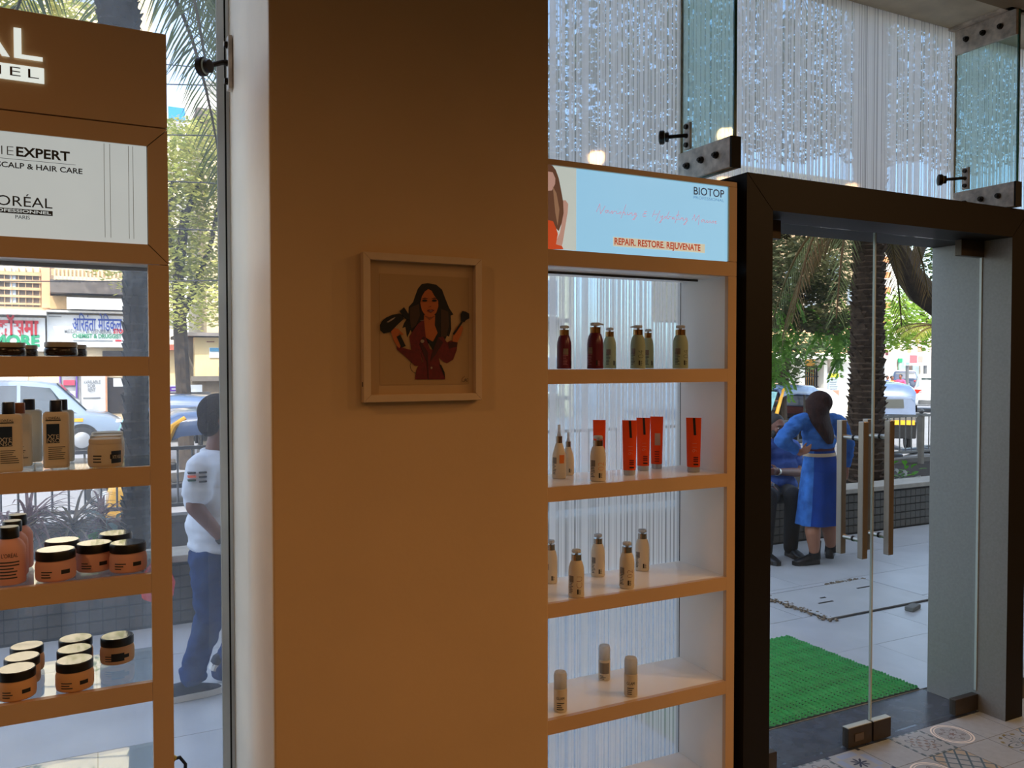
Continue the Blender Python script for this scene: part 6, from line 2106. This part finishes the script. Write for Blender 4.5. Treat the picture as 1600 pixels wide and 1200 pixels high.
# red bag showing beside the left cabinet
rb = at(262, 890, Y=5.55)
t = thing('red_bag', 'small bright red cloth bag hanging on the planter edge beside the left cabinet', 'bag', (rb.x - .05, 5.68, .02))
MB().loft([[V((x * w, y * .05, z)) for x, y in ((-1, -1), (1, -1), (1.1, 0), (1, 1), (-1, 1), (-1.1, 0))] for w, z in ((.045, .18), (.085, .20), (.095, .28), (.07, .36), (.04, .40))]).build('bag_body', mat('red_cloth', '#d92a1c', rough=.7, var=.1), t, smooth=True)
MB().tube([(-.03, 0, .39), (-.02, .03, .455), (.02, .05, .46), (.03, 0, .39)], .006, 6).build('bag_handle', mat('red_cloth', '#d92a1c'), t)

# --- woman in the denim dress, seen from behind
YW = 5.08
wo = thing('person', 'woman in blue denim dress with long dark hair, back to the door, hand on hip', 'person', (0, 0, 0))
W = lambda x, y, dy=0.0: at(x, y, Y=YW + dy)
fwW = V((-.25, 1, 0)).normalized()
azW = math.atan2(fwW.y, fwW.x) - PI / 2
hdW = W(1277, 634)
hL, kL, aL = W(1268, 745), W(1270, 812, -.03), W(1273, 866, -.04)
hR_, kR, aR = W(1293, 745), W(1295, 808, .05), W(1298, 855, .07)
lsh, lel, lwr = W(1246, 661, 0), W(1220, 688, -.06), W(1250, 708, -.03)
rsh, rel, rwr = W(1311, 661, 0), W(1325, 695, .0), W(1322, 730, .04)
wb = MB()
add_head(wb, hdW, fwW, .94)
wb.limb([W(1278, 662), W(1278, 644)], [.055, .050])
Tw = rot_to(fwW)
for c, r in ((W(1278, 668), (.085, .15, .09)), (W(1279, 690), (.09, .14, .10)), (W(1280, 710), (.085, .13, .09)), (W(1280, 735), (.11, .165, .12))):
    wb.ell(c, r, 16, 10, T=Tw)
wb.limb([lsh, lel, lwr], [.048, .040, .026]); wb.limb([rsh, rel, rwr], [.048, .040, .026])
add_hand(wb, lwr, W(1268, 700, -.13) - lwr, V((0, -.2, 1)), V((.2, 1, 0)), .35, .95)
add_hand(wb, rwr, V((0, .1, -1)), V((0, 1, 0)), V((-1, 0, 0)), .5, .95)
wb.limb([hL, kL, W(1270, 830, -.06), aL], [.082, .062, .066, .040]); wb.limb([hR_, kR, W(1296, 826, .03), aR], [.082, .062, .066, .040])
bodymesh('body', wb, SKINL, wo, .0085, 3)
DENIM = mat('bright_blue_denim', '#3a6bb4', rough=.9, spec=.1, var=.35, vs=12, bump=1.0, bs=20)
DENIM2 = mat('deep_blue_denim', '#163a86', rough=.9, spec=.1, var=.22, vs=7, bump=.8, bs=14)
jk = MB()
for c, r in ((W(1278, 660), (.10, .165, .06)), (W(1278, 676), (.115, .178, .10)), (W(1280, 690), (.12, .175, .07))):
    jk.ell(c, r, 18, 12, T=Tw)
jk.limb([W(1258, 657), lsh, lel, lel.lerp(lwr, .68)], [.070, .068, .056, .044]); jk.limb([W(1300, 657), rsh, rel, rel.lerp(rwr, .8)], [.070, .068, .056, .044])
jk.loft(rings_mesh([(W(1280, 690), .172, .118, azW), (W(1280, 698.5), .166, .112, azW)]))
bodymesh('denim_jacket', jk, DENIM, wo, .011, 2, .010, 11)
wa = MB(); wa.loft(rings_mesh([(W(1281, 695), .155, .105, azW), (W(1281, 704.5), .152, .104, azW)], fold=0))
wa.build('maroon_waistband', mat('maroon_cloth', '#4f1d22', rough=.9, var=.15), wo, smooth=True)
sk = MB()
sk.loft(rings_mesh([(W(1281, 703), .153, .105, azW), (W(1281, 714), .163, .115, azW), (W(1282, 735), .188, .140, azW), (W(1281, 760), .198, .150, azW), (W(1280, 790), .207, .160, azW), (W(1278, 817), .216, .168, azW)], n=44, fold=.045, nf=8, seed=4))
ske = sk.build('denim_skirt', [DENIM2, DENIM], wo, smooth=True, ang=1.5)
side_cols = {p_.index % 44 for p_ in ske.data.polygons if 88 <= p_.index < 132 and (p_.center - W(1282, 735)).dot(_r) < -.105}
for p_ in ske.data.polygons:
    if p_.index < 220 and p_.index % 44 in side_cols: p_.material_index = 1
be = MB(); be.loft(rings_mesh([(W(1281, 706.5), .163, .114, azW), (W(1281, 711.5), .166, .117, azW)]))
be.build('tan_belt', mat('tan_belt_leather', '#b9a182', rough=.6), wo, smooth=True)
hw = MB()
Thw = rot_to(fwW)
hw.ell(hdW + Thw @ V((-.022, 0, .030)), (.108, .092, .100), 20, 14, T=Thw)
hrow = [(W(1277, 624), .095, .10), (W(1277, 636, -.03), .112, .095), (W(1279, 648, -.055), .128, .07), (W(1283, 660, -.09), .128, .055), (W(1289, 672, -.115), .112, .045), (W(1294, 684, -.13), .08, .035), (W(1297, 694, -.135), .035, .02)]
hw.loft(rings_mesh([(c, a, b, azW) for c, a, b in hrow], n=24))
o_ = bodymesh('long_hair', hw, mat('dark_auburn_hair', '#2a130c', rough=.7, spec=.15, var=.5, vs=30, stretch=(1.5, 1.5, .12), bump=.8, bs=60), wo, .010, 2)
BOOT = mat('black_boot_leather', '#12141a', rough=.4, var=.1)
for a_, toe, hl_ in ((aL, V((-.23, .05, 0)), V((.03, 0, 0))), (aR, V((.17, .16, 0)), V((-.03, -.02, 0)))):
    MB().tube([V((a_.x, a_.y, .05)), V((a_.x, a_.y, .11)), V((a_.x, a_.y, .20))], [.050, .046, .052], 16).build('black_sock', mat('black_knit_sock', '#101014', rough=.95), wo, smooth=True)
    b0 = V((a_.x, a_.y, .002))
    shoe(wo, b0 + hl_ * 1.6, b0 + toe * .86, BOOT, BLACKP, .045, .075)

# --- man seated on the planter edge
YS = 5.72
sm = thing('person', 'bearded man in blue shirt sitting with folded arms on the planter edge behind the woman', 'person', (0, 0, 0))
Q = lambda x, y, dy=0.0: at(x, y, Y=YS + dy)
fS = V((-.35, -1, 0)).normalized()
hdS = Q(1213, 668, -.06)
sb = MB()
add_head(sb, hdS, V((-.15, -1, 0)), 1.0, .08)
Ts = rot_to(fS)
sb.limb([Q(1217, 690), Q(1214, 676, -.04)], [.06, .056])
for c, r in ((Q(1217, 708), (.10, .16, .12)), (Q(1217, 730), (.11, .16, .14)), (Q(1217, 762), (.12, .16, .11))):
    sb.ell(c, r, 16, 10, T=Ts)
s1_, e1_, w1_ = Q(1240, 700, .02), Q(1246, 738, -.10), Q(1214, 737, -.24)
s2_, e2_, w2_ = Q(1192, 700, .02), Q(1184, 740, -.14), Q(1203, 757, -.33)
sb.limb([s1_, e1_, w1_], [.052, .044, .030]); sb.limb([s2_, e2_, w2_], [.052, .044, .030])
add_hand(sb, w1_, (w1_ - e1_).normalized(), V((0, -.2, 1)), V((0, 1, -.2)), .5)
add_hand(sb, w2_, V((.25, -.3, -.9)), V((.7, -.7, 0)), V((-.4, .5, -.3)), .4)
k1_, k2_ = Q(1240, 775, -.44), Q(1200, 776, -.46)
h1_, h2_ = Q(1228, 770, -.02), Q(1206, 770, -.02)
f1_, f2_ = V((k1_.x + .02, k1_.y + .05, .08)), V((k2_.x + .02, k2_.y + .05, .08))
sb.limb([h1_, k1_, f1_], [.08, .06, .04]); sb.limb([h2_, k2_, f2_], [.08, .06, .04])
bodymesh('body', sb, SKIN, sm, .0085, 3)
sc_ = MB()
for c, r in ((Q(1217, 706), (.118, .182, .10)), (Q(1217, 728), (.125, .178, .14)), (Q(1217, 755), (.13, .172, .09))):
    sc_.ell(c, r, 16, 10, T=Ts)
sc_.limb([Q(1228, 697), s1_, s1_.lerp(e1_, .6)], [.072, .072, .066]); sc_.limb([Q(1205, 697), s2_, s2_.lerp(e2_, .6)], [.072, .072, .066])
bodymesh('blue_shirt', sc_, mat('blue_work_shirt', '#3d5da6', rough=.9, var=.12, vs=8, bump=.3, bs=20), sm, .011, 2, .009, 10)
tr = MB()
tr.ell(Q(1217, 770), (.14, .17, .10), 16, 10, T=Ts)
tr.limb([h1_, k1_, f1_], [.095, .080, .062]); tr.limb([h2_, k2_, f2_], [.095, .080, .062])
bodymesh('dark_trousers', tr, mat('dark_trouser_cloth', '#17181d', rough=.95, var=.1), sm, .012, 2)
for f in (f1_, f2_):
    shoe(sm, (f.x + .02, f.y + .06, .002), (f.x - .03, f.y - .19, .002), BOOT, BLACKP)
hs = MB(); Ths = rot_to(V((-.15, -1, 0)), .08)
hs.ell(hdS + Ths @ V((-.030, 0, .045)), (.096, .084, .082), 18, 12, T=Ths)
hs.ell(hdS + Ths @ V((-.060, 0, -.010)), (.055, .076, .070), 14, 10, T=Ths)
bodymesh('short_hair', hs, HAIRB, sm, .008, 2)
face_details(sm, hdS, V((-.15, -1, 0)), 1.0, .08, beard=HAIRB)
MB().tube([w2_ + V((0, 0, .015)), w2_ + V((0, 0, -.008))], [.036, .036], 16).build('wristwatch', STEEL, sm, smooth=True)
MB().tube([w1_ + (e1_ - w1_).normalized() * .02, w1_ + (e1_ - w1_).normalized() * -.004], [.036, .036], 16).build('wristwatch', STEEL, sm, smooth=True)


def far_person(label, px, py, Y, h, fwd, shirtm, legm, skin=SKIN, ground=None):
    """whole standing figure for the far street"""
    p = at(px, py, Y=Y)
    z0 = p.z if ground is None else ground
    t = thing('person', label, 'person', (p.x, Y, z0))
    k = h / 1.7
    f = V(fwd).normalized(); s = V((-f.y, f.x, 0)); T = rot_to(f)
    u = lambda a, b, c: (f * a + s * b + V((0, 0, c))) * k
    b = MB()
    add_head(b, u(.02, 0, 1.57), f, k)
    b.limb([u(0, 0, 1.38), u(.01, 0, 1.48)], [.055 * k, .05 * k])
    for z, r in ((1.25, (.10, .16, .14)), (1.08, (.095, .14, .12)), (.93, (.10, .155, .11))):
        b.ell(u(0, 0, z), tuple(x * k for x in r), 12, 8, T=T)
    for q in (-1, 1):
        b.limb([u(0, q * .18, 1.33), u(-.03, q * .24, 1.06), u(.10, q * .22, .86)], [.05 * k, .042 * k, .03 * k], 8)
        add_hand(b, u(.10, q * .22, .86), u(.3, 0, -.8), -s * q * .3 + f, -s * q, .5, k)
        b.limb([u(0, q * .09, .88), u(.02, q * .10, .48), u(-.02, q * .10, .06)], [.08 * k, .058 * k, .04 * k], 8)
        b.limb([u(-.02, q * .10, .03), u(.13, q * .11, .025)], [.04 * k, .03 * k], 8)
    bodymesh('body', b, skin, t, .014, 2)
    c = MB()
    for z, r in ((1.30, (.115, .18, .10)), (1.14, (.115, .17, .14)), (.98, (.115, .165, .10))):
        c.ell(u(0, 0, z), tuple(x * k for x in r), 12, 8, T=T)
    for q in (-1, 1): c.limb([u(0, q * .10, 1.36), u(0, q * .18, 1.33), u(-.02, q * .22, 1.14)], [.07 * k, .068 * k, .06 * k], 8)
    bodymesh('shirt', c, shirtm, t, .018, 2)
    c = MB()
    c.ell(u(0, 0, .90), (.12 * k, .165 * k, .11 * k), 12, 8, T=T)
    for q in (-1, 1): c.limb([u(0, q * .09, .86), u(.02, q * .10, .48), u(-.02, q * .10, .10)], [.095 * k, .075 * k, .06 * k], 8)
    bodymesh('trousers', c, legm, t, .018, 2)
    c = MB(); c.ell(u(-.005, 0, 1.60), (.10 * k, .085 * k, .085 * k), 12, 8, T=T)
    c.build('hair', HAIRB, t, smooth=True)
    return t


far_person('person in dark shirt standing beyond the auto rickshaw near the left door jamb', 1209, 700, 16.9, 1.72, (-.3, -1, 0), mat('black_tee', '#1a1b20', rough=.9), mat('dark_trouser_cloth', '#17181d'), ground=ZR)
far_person('distant person in pink top on the far pavement under the poster', 1407, 612, 29.0, 1.7, (-1, -.2, 0), mat('pink_top', '#e0527f', rough=.8), mat('tan_trousers', '#a5724f', rough=.9), ground=ZR)
far_person('distant person in yellow top beside the one in pink', 1393, 612, 30.0, 1.6, (.3, -1, 0), mat('yellow_top', '#cf9f3c', rough=.8), mat('teal_trousers', '#2f6f86', rough=.9), ground=ZR)
far_person('distant person in blue walking left of the one in yellow', 1386, 612, 31.0, 1.6, (.3, -1, 0), mat('blue_top', '#2c4a8a', rough=.8), mat('dark_trouser_cloth', '#17181d'), ground=ZR)

# thin cable hanging beside the left cabinet foot
cb = thing('power_cable', 'black cable loop with a brass plug hanging at the foot of the left cabinet', 'cable', (0, 0, 0))
p = at(270, 1192, Y=2.56)
MB().tube([p + V((.0, 0, .01)), p + V((.02, .01, .008)), p + V((.035, .01, -.015)), p + V((.03, .0, -.12)), p + V((.0, .0, -.3)), V((p.x + .03, p.y, .007)), V((p.x + .1, p.y + .05, .007))], .005, 7).build('cable', RUBBER, cb, smooth=True)
MB().tube([p + V((-.012, 0, .022)), p + V((.004, 0, .008))], [.011, .012], 12).build('brass_plug', mat('brass', '#b08a3c', rough=.3, metal=1), cb, smooth=True)

for o in list(S.objects):      # everything on the shelves rests a hair above the board
    if o.get('category') in ('jar', 'bottle', 'tube'):
        o.location.z += .0012
